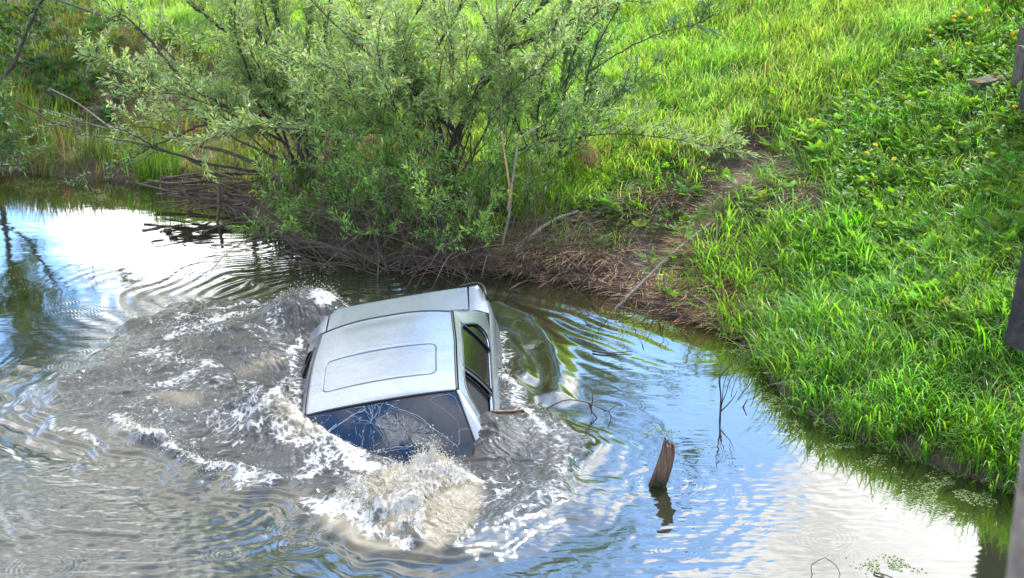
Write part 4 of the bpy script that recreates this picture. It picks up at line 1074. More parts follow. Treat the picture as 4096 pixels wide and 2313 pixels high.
# embankment on the right: tufty, greener
bank = V3 & (rg >= 0.1) & (d_ > 0.02) & (mud_c < 0) & (px_ > 2250) & ((zone_c < 0) | (rng.random(len(cx)) < .10))
pat = fbm(cx * 1.1, cy * 1.1, 3, 211)
lower = sstep(2.8, 1.0, d_)
kb = bank & (rng.random(len(cx)) < np.clip(.62 + .5 * pat + .35 * lower, .15, 1))
addb(clumps(cx[kb], cy[kb], 18, .12, (.16, .33), (.05, .65), (1.2, 2.8), .0034, lambda n: np.where(rng.random((n, 1)) < .08, vary((.36, .29, .14), n, .2), vary(G_BANK, n, .3)), DOWN - .5, .7))
# big arching tufts along the water's edge on the right
ex, ey = scatter(46); ed = shore(ex, ey); P_ = np.stack([ex, ey, gh(ex, ey, ed)], -1); ep, eq, _ = project(P_)
k_ = vis(P_) & (ed > -0.06) & (ed < 1.5) & (ex > 1.9) & (rng.random(len(ex)) < np.interp(ed, [.2, .6], [1, .5]))
addb(clumps(ex[k_], ey[k_], 20, .12, (.26, .50), (.05, .55), (1.2, 2.6), .0066, lambda n: vary((.145, .31, .05), n, .24), DOWN - .6, .6))
# left bank: dry slope with green tufts
left = V3 & (px_ < 2000) & (d_ > 0.1)
pl_ = fbm(cx * .9, cy * .9, 3, 51)
kl = left & (rng.random(len(cx)) < np.clip(.36 - .45 * pl_, .08, .65))
addb(clumps(cx[kl], cy[kl], 10, .12, (.13, .30), (.0, .45), (.5, 1.9), .0050, lambda n: vary(G_LEFT, n, .25), DOWN, .4))
# brighter grass beyond the willow
kf = V3 & (px_ > 400) & (px_ < 2000) & (py_ < 330) & (py_ < 40 + .35 * (px_ - 300)) & (rng.random(len(cx)) < .75)
addb(clumps(cx[kf], cy[kf], 14, .12, (.2, .36), (.0, .4), (.7, 2.0), .0055, lambda n: vary(G_MEADOW, n, .22), DOWN, .5))
# tall sedge at the water's edge, far left
sx_, sy_ = scatter(55, -9.5, -4.3, 16, 23); sd = shore(sx_, sy_); P_ = np.stack([sx_, sy_, gh(sx_, sy_, sd)], -1); sp, sq, _ = project(P_)
k_ = vis(P_) & (sd > -0.1) & (sd < np.interp(sp, [0, 250, 420, 620], [2.0, .8, .25, .2])) & (rng.random(len(sp)) < np.interp(sp, [0, 350, 700], [1, .6, .22]))
addb(clumps(sx_[k_], sy_[k_], 12, .12, (.26, .58), (.0, .3), (.3, 1.4), .0050, lambda n: np.where(rng.random((n, 1)) < .22, vary((.30, .21, .11), n, .2), vary(G_SEDGE, n, .25)), None, .3))
k_ = vis(P_) & (sd > -0.1) & (sd < 0.25) & (sp > 520) & (sp < 760) & (rng.random(len(sp)) < .8)
addb(clumps(sx_[k_], sy_[k_], 16, .10, (.34, .55), (.0, .2), (.15, .8), .0055, lambda n: vary((.1, .22, .03), n, .2), None, .3))
# sparse fresh shoots around the slide and on the shore below the willow
kc = V3 & (px_ > 2050) & (px_ < 3150) & (d_ > 0.05) & (py_ > 560) & (mud_c < .05) & (rng.random(len(cx)) < .16)
addb(clumps(cx[kc], cy[kc], 9, .10, (.12, .30), (.1, .9), (.9, 2.2), .0046, lambda n: vary((.085, .19, .026), n, .25), 3.9, .6))
# blades knocked flat along the slide
fx, fy = scatter(60, 1, 6, 12, 18); fm_ = sdf_poly(fx, fy, MUD); k_ = (fm_ > -.6) & (fm_ < .05) & (rng.random(len(fx)) < .35) & (shore(fx, fy) > .4)
addb(clumps(fx[k_], fy[k_], 9, .10, (.25, .42), (1.15, 1.5), (1.4, 1.7), .0048, lambda n: vary((.11, .22, .035), n, .22), 3.75, 1.0))
o = link('grass', gbag.mesh('grass', False), M_GRASS); tag(o, 'green grass covering the river banks', 'grass', kind='stuff')

sbag = Bag()
def adds(t_): sbag.add(t_[0], t_[1], t_[2], t_[3])
def straw(mask_fn, dens, box, Lr, az, azs, n_per, col=STRAW, t0r=(1.2, 1.6), t1r=(1.4, 1.8), w=.0030, rad=.12):
    x_, y_ = scatter(dens, *box); d__ = shore(x_, y_); P = np.stack([x_, y_, gh(x_, y_, d__)], -1); a_, b_, _ = project(P)
    k_ = mask_fn(x_, y_, d__, a_, b_) & vis(P)
    adds(clumps(x_[k_], y_[k_], n_per, rad, Lr, t0r, t1r, w, lambda n: vary(col, n, .28), az, azs))
mudn = lambda x_, y_: sdf_poly(x_, y_, MUD) + .2 * fbm(x_ * 1.5, y_ * 1.5, 3, 31)
# left slope: old thatch
straw(lambda x_, y_, d__, a_, b_: (a_ < 1900) & (d__ > np.interp(a_, [700, 1000], [.1, 1.0])) & (rng.random(len(x_)) < np.clip(.7 + .7 * fbm(x_ * .9, y_ * .9, 3, 51), .15, 1)), 52, (-9.5, 0, 14, 26), (.2, .45), DOWN, .55, 11, STRAW)
# shore below the willow and along the slide: matted reddish straw
straw(lambda x_, y_, d__, a_, b_: (a_ > 1980) & (a_ < 3250) & (b_ > 800 - .10 * (a_ - 2000)) & (d__ > -.02) & (d__ < 2.6) & (mudn(x_, y_) < .0) & (sdf_poly(x_, y_, ZONE) + .3 * fbm(x_ * 1.2, y_ * 1.2, 3, 33) > -.1) & (rng.random(len(x_)) < .75), 95, (-0.5, 4.2, 11.5, 17), (.18, .42), 4.1, .75, 11, (.40, .275, .16))
straw(lambda x_, y_, d__, a_, b_: (a_ > 2050) & (a_ < 2480) & (d__ > -.12) & (d__ < .55), 110, (-0.5, 2.2, 13, 16), (.25, .5), 4.3, .9, 14, (.42, .29, .175), (1.0, 1.5), (1.5, 2.1))
straw(lambda x_, y_, d__, a_, b_: ((mudn(x_, y_) > -.35) | (sdf_poly(x_, y_, ZONE) > -.1)) & (mudn(x_, y_) < .15) & (rng.random(len(x_)) < .62), 80, (0, 5, 11.5, 18), (.15, .34), 4.0, .7, 9, (.42, .29, .165))
straw(lambda x_, y_, d__, a_, b_: (a_ > 2780) & (d__ > .0) & (rng.random(len(x_)) < .22), 70, (1.5, 7.6, 8.4, 19), (.14, .34), None, .2, 8, (.30, .19, .11))
o = link('dry_straw', sbag.mesh('dry_straw', False), M_STRAW); tag(o, 'matted reddish-brown dead grass on the bank', 'dead grass', kind='stuff')

# weeds: ferny compound leaves and broad leaves
def diamonds(base, dirv, nrm, L_, w, C, fold=.12):
    """leaf-shaped folded quads"""
    side_ = np.cross(dirv, nrm); side_ /= np.linalg.norm(side_, axis=1)[:, None] + 1e-9
    up_ = np.cross(side_, dirv); mid_ = base + dirv * (L_ * .45)[:, None] + up_ * (L_ * fold)[:, None]
    V = np.stack([base, mid_ - side_ * w[:, None], base + dirv * L_[:, None], mid_ + side_ * w[:, None]], 1); n = len(base)
    q = (np.arange(n) * 4)[:, None] + np.array([[0, 1, 2, 3]]); return V.reshape(-1, 3), q, None, np.repeat(C, 4, axis=0)
def unit(v): return v / (np.linalg.norm(v, axis=-1, keepdims=True) + 1e-9)
wbag = Bag()
def fronds(P, per, Lr, C, pairs=5, lw=.32, tilt=(.5, 1.3), flat=False):
    n = len(P) * per; k = np.repeat(np.arange(len(P)), per); az = rng.uniform(0, 2 * np.pi, n); tl = rng.uniform(*tilt, n); L_ = rng.uniform(*Lr, n)
    dirv = np.stack([np.cos(az) * np.sin(tl), np.sin(az) * np.sin(tl), np.cos(tl)], -1); B = P[k]; col = C(n)
    side_ = unit(np.cross(dirv, np.array([0, 0, 1.0]))); nrm = np.cross(side_, dirv)
    stem = rng.uniform(.25, .6, n)
    for j in range(pairs):
        f = stem + (1.0 - stem) * (j + .3) / pairs
        droop = np.stack([0 * f, 0 * f, -L_ * .22 * f * f], -1); b_ = B + dirv * (L_ * f)[:, None] + droop; ll_ = L_ * lw * (1 - .55 * j / pairs)
        for sg in (-1, 1):
            dv = unit(dirv * .75 + sg * side_ * .9 + rng.normal(0, .15, (n, 3)))
            wbag.add(*diamonds(b_, dv, nrm + rng.normal(0, .25, (n, 3)), ll_, ll_ * .22, col * rng.normal(1, .1, (n, 1)).clip(.7, 1.3), .06))
    b_ = B + dirv * L_[:, None] * .95 + np.stack([0 * L_, 0 * L_, -L_ * .2], -1)
    wbag.add(*diamonds(b_, unit(dirv - [0, 0, .3]), nrm, L_ * lw, L_ * lw * .25, col, .06))
def broad(P, per, Lr, C, h_=(.02, .28)):
    n = len(P) * per; k = np.repeat(np.arange(len(P)), per); az = rng.uniform(0, 2 * np.pi, n); tl = rng.uniform(1.0, 1.9, n); L_ = rng.uniform(*Lr, n)
    dirv = np.stack([np.cos(az) * np.sin(tl), np.sin(az) * np.sin(tl), np.cos(tl)], -1); B = P[k] + np.stack([rng.normal(0, .02, n), rng.normal(0, .02, n), rng.uniform(*h_, n)], -1)
    wbag.add(*diamonds(B, dirv, np.array([0, 0, 1.0]) + rng.normal(0, .3, (n, 3)), L_, L_ * .30, C(n), .08))
wx_, wy_ = scatter(60, 0, 7.6, 8.4, 22); wd = shore(wx_, wy_); P_ = np.stack([wx_, wy_, gh(wx_, wy_, wd)], -1); wp, wq, _ = project(P_)
wg = right_of_groove(wx_, wy_); wn_ = fbm(wx_ * 1.1, wy_ * 1.1, 3, 211); V_ = vis(P_)
wzone = sdf_poly(wx_, wy_, ZONE) + .3 * fbm(wx_ * 1.2, wy_ * 1.2, 3, 33)
hi_ = V_ & (wg > .15) & (wd > 1.0) & ((wzone < -.1) | (rng.random(len(wx_)) < .15)) & (rng.random(len(wx_)) < np.clip(.55 - .6 * wn_ + .25 * sstep(2900, 3900, wp), .05, 1))
fronds(P_[hi_], 7, (.14, .30), lambda n: vary((.16, .30, .06), n, .25))
up_ = V_ & (wg > .15) & (wp > 3350) & (wq < 900) & (rng.random(len(wx_)) < .55)
broad(P_[up_], 16, (.03, .07), lambda n: vary((.14, .27, .055), n, .25))
lo_ = V_ & (wg > .1) & (wd < 1.6) & (wd > .1) & (rng.random(len(wx_)) < .16)
fronds(P_[lo_], 6, (.12, .24), lambda n: vary((.15, .30, .05), n, .25)); 
lo2 = V_ & (wp > 3500) & (wq > 1000) & (wd > .3) & (rng.random(len(wx_)) < .25); broad(P_[lo2], 10, (.03, .06), lambda n: vary((.06, .16, .03), n, .2), (.01, .12))
mid_ = V_ & (wg < .1) & (wd > .4) & (wp > 2250) & (wq > 330) & (rng.random(len(wx_)) < .14); fronds(P_[mid_], 7, (.14, .28), lambda n: vary((.12, .27, .04), n, .22))
sl_ = V_ & (wp > 2300) & (wp < 3200) & (wq > 650) & (wd > .05) & (rng.random(len(wx_)) < .10); broad(P_[sl_], 8, (.03, .08), lambda n: vary((.07, .17, .03), n, .2), (.0, .1))
wx2, wy2 = scatter(26, -9.5, -4.5, 19, 26); P2 = put(wx2, wy2); a_, b_, _ = project(P2); k_ = vis(P2) & (a_ < 560) & (b_ < 520) & (rng.random(len(a_)) < np.interp(a_, [0, 300, 560], [.9, .6, .1]))
fronds(P2[k_], 7, (.16, .34), lambda n: vary((.055, .12, .035), n, .25))
o = link('weeds', wbag.mesh('weeds', False), M_WEED); tag(o, 'ferny and broad-leaved weeds growing among the bank grass', 'weeds', kind='stuff')

# duckweed floating by the shores
dbag = Bag()
def duck(px, py, sx, sy, n):
    X_ = rng.normal(px, sx, n); Y_ = rng.normal(py, sy, n); Q_ = at_z(X_, Y_, 0)[:, :2]
    kk = fbm(Q_[:, 0] * 4, Q_[:, 1] * 4, 3, 301) > -.05; Q_ = Q_[kk & (shore(Q_[:, 0], Q_[:, 1]) < .03)]; n = len(Q_)
    P = np.column_stack([Q_, water_h(Q_[:, 0], Q_[:, 1]) + .003]); az = rng.uniform(0, 6.28, n); s_ = rng.uniform(.004, .011, n)
    dv = np.stack([np.cos(az), np.sin(az), 0 * az], -1); V, q, _, c_ = diamonds(P - dv * s_[:, None], dv, np.tile([0, 0, 1.0], (n, 1)), s_ * 2, s_ * .8, vary((.20, .27, .09), n, .2), 0.05)
    dbag.add(V, q, None, c_)
for a_ in [(330, 760, 130, 25, 900), (180, 735, 120, 15, 500), (600, 850, 120, 25, 260), (820, 810, 60, 14, 250), (400, 790, 60, 10, 250), (980, 850, 60, 20, 200), (700, 790, 200, 30, 250),
           (2570, 1320, 70, 16, 700), (2480, 1270, 80, 18, 500), (2640, 1300, 90, 15, 300), (2360, 1150, 120, 20, 250), (3190, 1640, 70, 28, 700), (3290, 1690, 70, 20, 600), (3100, 1590, 50, 20, 350),
           (3480, 1795, 120, 22, 900), (3650, 1850, 100, 22, 800), (3850, 1930, 90, 25, 900), (3960, 1980, 70, 30, 800), (3760, 1990, 70, 30, 400), (3560, 2265, 60, 18, 350), (2770, 1800, 60, 10, 160), (2640, 1730, 60, 10, 120),
           (2450, 1380, 60, 20, 160), (700, 1130, 60, 10, 120), (30, 1100, 60, 60, 120), (3020, 1460, 50, 20, 350), (2960, 1400, 40, 14, 200)]:
    duck(*a_)
o = link('duckweed', dbag.mesh('duckweed', False), M_WEED); tag(o, 'pale green duckweed floating in patches near the bank', 'duckweed', kind='stuff')

# ------------------------------------------------------------------ willows
def limb(pxs, y0, y1, root=None):
    a = np.array(pxs, float); return at_y(a[:, 0], a[:, 1], np.linspace(y0, y1, len(a)))
def leaves_along(path, spacing, Ls, C, bag_, sil=.2, skip=.15):
    P = np.asarray(path); seg = np.linalg.norm(np.diff(P, axis=0), axis=1); T = np.concatenate([[0], np.cumsum(seg)])
    s = np.arange(T[-1] * skip, T[-1], spacing); n = len(s)
    if n < 2: return
    B = np.stack([np.interp(s, T, P[:, k]) for k in range(3)], 1); Tn = unit(np.gradient(B, axis=0))
    r_ = rng.normal(size=(n, 3)); sd_ = unit(np.cross(Tn, r_)); a = rng.uniform(.45, 1.0, n)[:, None]
    dv = unit(Tn * np.cos(a) + sd_ * np.sin(a) + np.array([0, 0, -.12])); L_ = rng.uniform(*Ls, n)
    bag_.append((B, dv, L_, C, sil))
def flush(store, name, parent, width=.13):
    B = np.concatenate([s[0] for s in store]); dv = np.concatenate([s[1] for s in store]); L_ = np.concatenate([s[2] for s in store])
    C = np.concatenate([vary(s[3], len(s[0]), .2) for s in store]); si = np.concatenate([np.full(len(s[0]), s[4]) for s in store])
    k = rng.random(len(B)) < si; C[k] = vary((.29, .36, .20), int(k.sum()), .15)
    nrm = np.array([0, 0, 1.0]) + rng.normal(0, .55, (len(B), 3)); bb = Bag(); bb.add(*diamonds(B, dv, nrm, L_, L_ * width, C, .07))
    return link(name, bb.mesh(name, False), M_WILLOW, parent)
def twig(start, dirv, length, droop, n=9, wob=.10):
    d = np.asarray(dirv, float); d = d / np.linalg.norm(d); P = [np.asarray(start, float)]; st = length / (n - 1)
    for k in range(n - 1):
        d = d + np.array([0, 0, -droop * st]) + rng.normal(0, wob, 3) * st * 3; d = d / np.linalg.norm(d); P.append(P[-1] + d * st)
    return np.array(P)
def willow(name, label, limbs, rnd=(), col=(.075, .135, .05), tw=.09, tlen=(.25, .75), Ls=(.045, .085), sil=.2, droop=.8, base_r=None, leafy=(.25, 1), sub=True, spc=.016, updir=.5, mat_=None):
    """limbs: (path, r0, r1) traced stems; rnd: free stems (start, direction, length, r0)"""
    base = limbs[0][0][0] if limbs else np.asarray(rnd[0][0]); t_ = thing(name, (0, 0, 0), label, 'willow'); t_.location = Vector(base)
    wood, fine, store = Bag(), Bag(), []; paths = []
    for p, r0, r1 in limbs:
        P = smooth_path(p, max(10, int(len(p) * 6))); P = P + rng.normal(0, .006, P.shape); paths.append((P, r0, r1))
    for st, dv, ln, r0 in rnd:
        paths.append((twig(st, dv, ln, .12, 14, .16), r0, r0 * .2))
    for P, r0, r1 in paths:
        wood.add(*tube(P, np.linspace(r0, r1, len(P)) * .8, 7, .05)); seg = np.linalg.norm(np.diff(P, axis=0), axis=1).sum(); n = int(seg * (leafy[1] - leafy[0]) / tw)
        for f in rng.uniform(*leafy, n):
            i = min(int(f * (len(P) - 1)), len(P) - 2); q = P[i] + (P[i + 1] - P[i]) * rng.random(); tn = unit(P[i + 1] - P[i])
            dv = tn * rng.uniform(.2, .9) + rng.normal(0, .42, 3) * np.array([1, .8, .7]) + np.array([0, 0, updir]); ln = rng.uniform(*tlen) * (1.1 - .45 * f)
            T_ = twig(q, dv, ln, droop, 9); fine.add(*tube(T_, np.linspace(.0045, .0015, 9), 4)); leaves_along(T_, spc, Ls, col, store, sil)
            if sub and ln > .35:
                for g in (.4, .65):
                    T2 = twig(T_[int(g * 8)], unit(T_[5] - T_[3]) + rng.normal(0, .6, 3), ln * .5, droop, 7); fine.add(*tube(T2, np.linspace(.003, .0012, 7), 4)); leaves_along(T2, spc, Ls, col, store, sil, .05)
        leaves_along(P[int(len(P) * .75):], spc * 1.5, Ls, col, store, sil)
    M_ = Matrix.Translation(-Vector(base))
    objs = [link('branches', wood.mesh('branches'), mat_ or M_BARK, t_), link('twigs', fine.mesh('twigs'), M_BARK, t_)]
    if store: objs.append(flush(store, 'foliage', t_))
    for ob in objs: ob.matrix_parent_inverse = M_
    return t_
GRY = (.34, .45, .155); GRN = (.20, .36, .07)
def fan(base, n, spread_x, length, r, ydir=-.15, zb=1.0, jit=.10):
    out_ = []
    for k in range(n):
        a = spread_x[0] + (spread_x[1] - spread_x[0]) * (k + rng.random()) / n
        out_.append((np.asarray(base) + np.array([rng.normal(0, jit), rng.normal(0, jit), -.05]), np.array([math.sin(a), rng.normal(ydir, .22), math.cos(a) * zb]), rng.uniform(*length), rng.uniform(*r)))
    return out_
bA = og(1235, 705); YA = bA[1]
limbsA = [(np.vstack([bA + [0, 0, -.1], limb([(1257, 584), (1305, 495), (1330, 380), (1300, 200), (1330, -60), (1350, -300)], YA, YA + .1)]), .085, .02),
          (limb([(1240, 640), (1168, 316), (1134, 261), (1072, 199), (1051, 144), (989, 69), (928, 0), (860, -160)], YA, YA - .3), .05, .014),
          (limb([(1250, 600), (1175, 302), (1120, 137), (1092, 0), (1060, -220)], YA + .1, YA - .1), .045, .014),
          (limb([(1200, 560), (1110, 400), (976, 227), (914, 144), (838, 76), (742, 0), (640, -120)], YA, YA - .5), .04, .010),
          (limb([(1220, 520), (1090, 480), (996, 454), (886, 419), (790, 364), (728, 316), (660, 234), (598, 158), (543, 103), (412, 0), (330, -60)], YA, YA - .9), .042, .008),
          (limb([(1250, 520), (1230, 227), (1232, 110), (1250, 0), (1255, -150)], YA + .3, YA + .4), .035, .012),
          (limb([(1270, 560), (1400, 330), (1450, 150), (1520, -60), (1560, -260)], YA, YA - .4), .04, .012)]
willow('willow_tree', 'grey-green willow with several leaning dark stems, left of the car behind the stick pile', limbsA, fan(bA, 8, (-1.15, .75), (1.9, 5.0), (.016, .026)) + fan(bA, 20, (-.85, .7), (1.5, 3.2), (.007, .014), -.2, 1.0, .22), GRY, .073, (.25, .65), (.055, .105), sil=.28)
bB = og(1815, 690); YB = bB[1]
limbsB = [(np.vstack([bB + [0, 0, -.1], limb([(1833, 528), (1916, 347), (1965, 264), (1998, 206), (2097, 173), (2270, 91), (2400, 16), (2520, -60)], YB - .1, YB - .9)]), .062, .012),
          (limb([(1920, 345), (1998, 206), (2064, 107), (2138, 50), (2196, 0), (2300, -130)], YB - .1, YB - .2), .038, .012),
          (limb([(1930, 345), (2005, 250), (2080, 116), (2114, 50), (2140, -80), (2160, -260)], YB, YB + .1), .036, .012),
          (limb([(1835, 540), (1808, 512), (1685, 421), (1652, 355), (1602, 281), (1528, 206), (1487, 177), (1420, 120)], YB, YB - .9), .040, .010),
          (limb([(1790, 640), (1746, 437), (1746, 206), (1734, 0), (1720, -240)], YB + .2, YB + .4), .048, .018),
          (limb([(1748, 190), (1825, 66), (1846, 16), (1870, -120)], YB + .35, YB + .4), .022, .008),
          (limb([(1975, 150), (1930, 60), (1905, 10), (1880, -80)], YB - .2, YB - .3), .018, .007)]
willow('willow_tree', 'willow with a thick grey stem forking up to the right, directly behind the car', limbsB, fan(bB, 7, (-.9, .8), (1.8, 4.6), (.014, .024)) + fan(bB, 20, (-.75, .75), (1.5, 3.0), (.007, .013), -.2, 1.0, .25), GRY, .073, (.25, .65), (.055, .105), sil=.24)
bC = og(2150, 700); YC = bC[1]
limbsC = [(np.vstack([bC, limb([(2237, 635), (2328, 544), (2341, 380), (2353, 289), (2400, 165), (2480, 20)], YC, YC - .2)]), .03, .007),
          (limb([(2353, 289), (2544, 175), (2680, 120), (2798, 95), (2900, 20)], YC - .2, YC - .6), .012, .003),
          (limb([(2240, 630), (2250, 420), (2300, 200), (2420, 60), (2560, -30)], YC, YC - .1), .022, .005),
          (limb([(2160, 690), (2150, 500), (2190, 250), (2260, 60), (2300, -120)], YC + .1, YC + .2), .024, .007)]
willow('willow_sapling', 'slender open willow sapling at the right edge of the thicket, against the bright meadow', limbsC, fan(bC, 4, (-.4, .7), (1.2, 2.3), (.010, .016)), (.09, .19, .065), .07, (.2, .55), (.05, .09), sil=.2)
bD = og(1700, 905); YD = bD[1]
rD = []
for k in range(28):
    b_ = og(rng.uniform(1080, 2150), rng.uniform(830, 985)); rD.append((b_, np.array([rng.normal(0, .5), rng.normal(-.25, .25), rng.uniform(.6, 1.2)]), rng.uniform(.55, 1.35), rng.uniform(.006, .011)))
for k in range(9):
    b_ = og(rng.uniform(1050, 1900), rng.uniform(940, 1040)); rD.append((b_, np.array([rng.normal(-.25, .5), rng.uniform(-.9, -.3), rng.uniform(.25, .8)]), rng.uniform(.5, 1.1), rng.uniform(.005, .009)))
willow('willow_bush', 'low fresh green willow shoots arching over the dead stems behind the car', [(smooth_path(limb([(1690, 900), (1640, 760), (1660, 640), (1600, 520)], YD, YD - .3), 10), .012, .004)], rD, GRN, .075, (.2, .5), (.05, .09), .08, 1.3, leafy=(.15, 1))
bE = og(1100, 735); YE = bE[1]
limbsE = [(np.vstack([bE, limb([(1024, 687), (824, 653), (701, 618), (605, 591), (481, 560), (309, 539)], YE - .2, YE - 1.0)]), .028, .006),
          (limb([(1120, 560), (962, 481), (790, 508), (721, 543), (618, 584), (522, 639), (426, 714)], YE, YE - .9), .024, .006),
          (limb([(852, 694), (756, 639), (618, 584), (508, 529), (440, 508)], YE - .4, YE - .9), .018, .006),
          (limb([(722, 545), (600, 512), (420, 495), (260, 500), (160, 515)], YE - .6, YE - 1.1), .010, .003),
          (limb([(640, 600), (520, 660), (380, 690), (300, 730)], YE - .8, YE - 1.1), .008, .003)]
willow('willow_tree', 'low willow branches sprawling leftwards over the water left of the stick pile', limbsE, (), (.27, .36, .16), .105, (.15, .42), (.04, .075), .25, 1.0, leafy=(.45, 1), updir=.2)
bF = at_y(-520, 560, 20.5); bF[2] = gh(bF[0], bF[1])
rF = fan(bF, 11, (-.5, .34), (4.2, 6.6), (.03, .05), -.22)
willow('willow_tree', 'leafy willow overhanging the top left corner of the bank', [(np.array([bF, bF + [.1, -.1, 1.2], bF + [.5, -.4, 2.6], bF + [1.2, -.8, 4.0]]), .09, .02)], rF, (.10, .17, .045), .07, (.3, .8), (.07, .12), .15, leafy=(.48, 1))
for gx_, gy_, lab_ in ((-4.4, 24.6, 'tall willow on the crest of the left bank, seen only mirrored in the water'), (-8.9, 25.4, 'tall willow at the far left end of the bank crest, mirrored in the dark water')):
    bG = np.array([gx_, gy_, 0.0]); bG[2] = gh(bG[0], bG[1])
    willow('willow_tree', lab_, [(np.array([bG, bG + [.1, -.1, 2.0], bG + [0, -.2, 5.4], bG + [.2, -.3, 11.6]]), .075, .02)], [(bG + np.array([rng.normal(0, .1), 0, q_]), np.array([rng.normal(0, .9), rng.normal(0, .5), .6]), rng.uniform(1.8, 4.4), .035) for q_ in np.linspace(1.5, 10.5, 56)], (.10, .17, .045), .085, (.3, .8), (.11, .18), .15, leafy=(.2, 1), spc=.045)
# pale bare branches hanging in front of the willows
def stick(name, path, r0, r1, m_, label, cat, group=None, k=7, n=22):
    P = smooth_path(path, n); bb = Bag(); c_ = P[0].copy(); bb.add(*tube(P - c_, np.linspace(r0, r1, n), k, .06)); o = link(name, bb.mesh(name), m_); o.location = Vector(c_); return tag(o, label, cat, group)
stick('bare_branch', limb([(1177, 569), (1230, 520), (1289, 499), (1355, 445), (1429, 400), (1577, 384)], YA - .8, YA - .9), .006, .011, M_PALE, 'pale bare branch arching above the left willow stump', 'branch')
stick('bare_branch', limb([(1676, 408), (1817, 380), (1907, 338), (1961, 297)], YB - .7, YB - .5), .006, .012, M_PALE, 'pale bare branch lying across the thick forked willow stem', 'branch')
stick('bare_branch', limb([(1594, 676), (1577, 577), (1590, 487), (1627, 437)], YB - .9, YB - .8), .004, .008, M_PALE, 'short pale hooked branch hanging over the centre of the bushes', 'branch')
stick('bare_branch', limb([(1817, 660), (1767, 569), (1709, 495), (1668, 462)], YB - .8, YB - .7), .011, .008, M_BARK, 'grey-brown bent branch below the forked willow stem', 'branch')
t_ = thing('broken_stem', Vector(og(2005, 1010)), 'tall snapped willow stem with a split orange-yellow break, behind the car', 'stem')
yS = og(2005, 1010)[1]
def kid(parent, name, path, r0, r1, m_, n=20, k=7):
    P = smooth_path(path, n) - np.array(parent.location); bb = Bag(); bb.add(*tube(P, np.linspace(r0, r1, n), k, .06)); return link(name, bb.mesh(name), m_, parent)
kid(t_, 'stump', limb([(2005, 1010), (2020, 930), (2038, 850), (2044, 740)], yS, yS - .1), .014, .015, M_PALE)
kid(t_, 'split_wood', limb([(2046, 735), (2040, 790), (2030, 840)], yS - .15, yS - .15), .016, .010, M_SPLIT, 10)
kid(t_, 'peeled_wood', limb([(2041, 780), (2030, 690), (2014, 590), (2005, 525)], yS - .12, yS - .11), .012, .009, M_SPLIT)
kid(t_, 'snapped_top', limb([(2005, 525), (2002, 430), (2002, 346), (1990, 107), (1985, -40)], yS - .11, yS - .1), .009, .005, M_TWIG)
stick('bare_branch', limb([(2040, 810), (2064, 627), (2081, 553), (2155, 507)], yS - .05, yS + .1), .013, .007, M_PALE, 'pale crooked stem beside the snapped one, bending right at its top', 'branch')
stick('bare_branch', limb([(31, 381), (120, 435), (213, 491), (300, 515)], 18.6, 18.3), .010, .012, M_DEAD, 'dark dead branch leaning over the left reeds', 'branch')
stick('bare_branch', limb([(199, 354), (309, 412), (440, 508), (520, 535)], 18.3, 18.0), .006, .014, M_PALE, 'pale dead branch slanting down above the left bank grass', 'branch')
stick('bare_branch', limb([(130, 360 + 70), (240, 455), (320, 485), (430, 515)], 18.5, 18.2), .004, .007, M_PALE, 'thin pale dead twig low over the left reeds', 'branch')
stick('bare_branch', limb([(227, 0), (385, 55), (515, 103), (618, 158), (700, 240)], 17.6, 17.2), .010, .013, M_BARK, 'slim dark branch crossing the top left slope', 'branch')
stick('dead_log', limb([(735, 577), (893, 604), (1030, 660), (1134, 728), (1230, 775)], 17.7, 17.0), .017, .030, M_DEAD, 'long dark dead branch slanting down into the heap of sticks', 'log')
# heap of dead sticks at the water's edge
yH = og(880, 760)[1]
pile = [((560, 738), (760, 705), (1010, 690)), ((620, 735), (800, 742), (1100, 735)), ((640, 700), (850, 722), (1150, 760)), ((700, 752), (900, 770), (1120, 800)), ((650, 715), (840, 690), (1060, 702)), ((720, 780), (860, 748), (1040, 728)),
        ((760, 700), (900, 715), (1080, 712)), ((800, 790), (980, 762), (1150, 720)), ((860, 740), (905, 800), (960, 850)), ((930, 860), (890, 800), (870, 745)), ((980, 850), (1010, 780), (1060, 700)), ((1040, 860), (1060, 790), (1110, 720)),
        ((840, 680), (900, 705), (950, 720)), ((1110, 850), (1130, 780), (1180, 690)), ((820, 720), (960, 735), (1180, 745)), ((690, 760), (760, 772), (830, 765)), ((900, 830), (980, 812), (1080, 770)), ((590, 725), (700, 732), (850, 715)),
        ((1080, 860), (1160, 800), (1200, 720)), ((760, 735), (930, 695), (1120, 690)), ((880, 672), (930, 700), (990, 680)), ((1000, 880), (940, 842), (905, 790)), ((660, 745), (820, 725), (990, 748)), ((1030, 690), (1120, 760), (1190, 840))]
for k in range(20):
    a_, b_ = rng.uniform(640, 1150), rng.uniform(745, 865); b_ = min(b_, 770 + (a_ - 600) * .22); l_ = rng.uniform(70, 210); t_a = rng.normal(.12, .85); pile.append(((a_ - l_ * math.cos(t_a), b_ - l_ * math.sin(t_a) * .5), (a_ + rng.normal(0, 10), b_ + rng.normal(0, 8)), (a_ + l_ * math.cos(t_a), b_ + l_ * math.sin(t_a) * .5)))
for k, pp in enumerate(pile):
    a = np.array(pp, float) + rng.normal(0, 4, (3, 2)); yv = yH - .55 + rng.uniform(-.3, .35) + (np.array([pp[0][1], pp[1][1], pp[2][1]]) - 760) * -.0022
    r = rng.uniform(.008, .024); stick('dead_stick', at_y(a[:, 0], a[:, 1], yv), r, r * rng.uniform(.5, .9), M_DEAD, 'dark dead stick in the tangled heap at the water under the left willow', 'stick', 'dead sticks heaped at the water under the left willow', 6, 12)

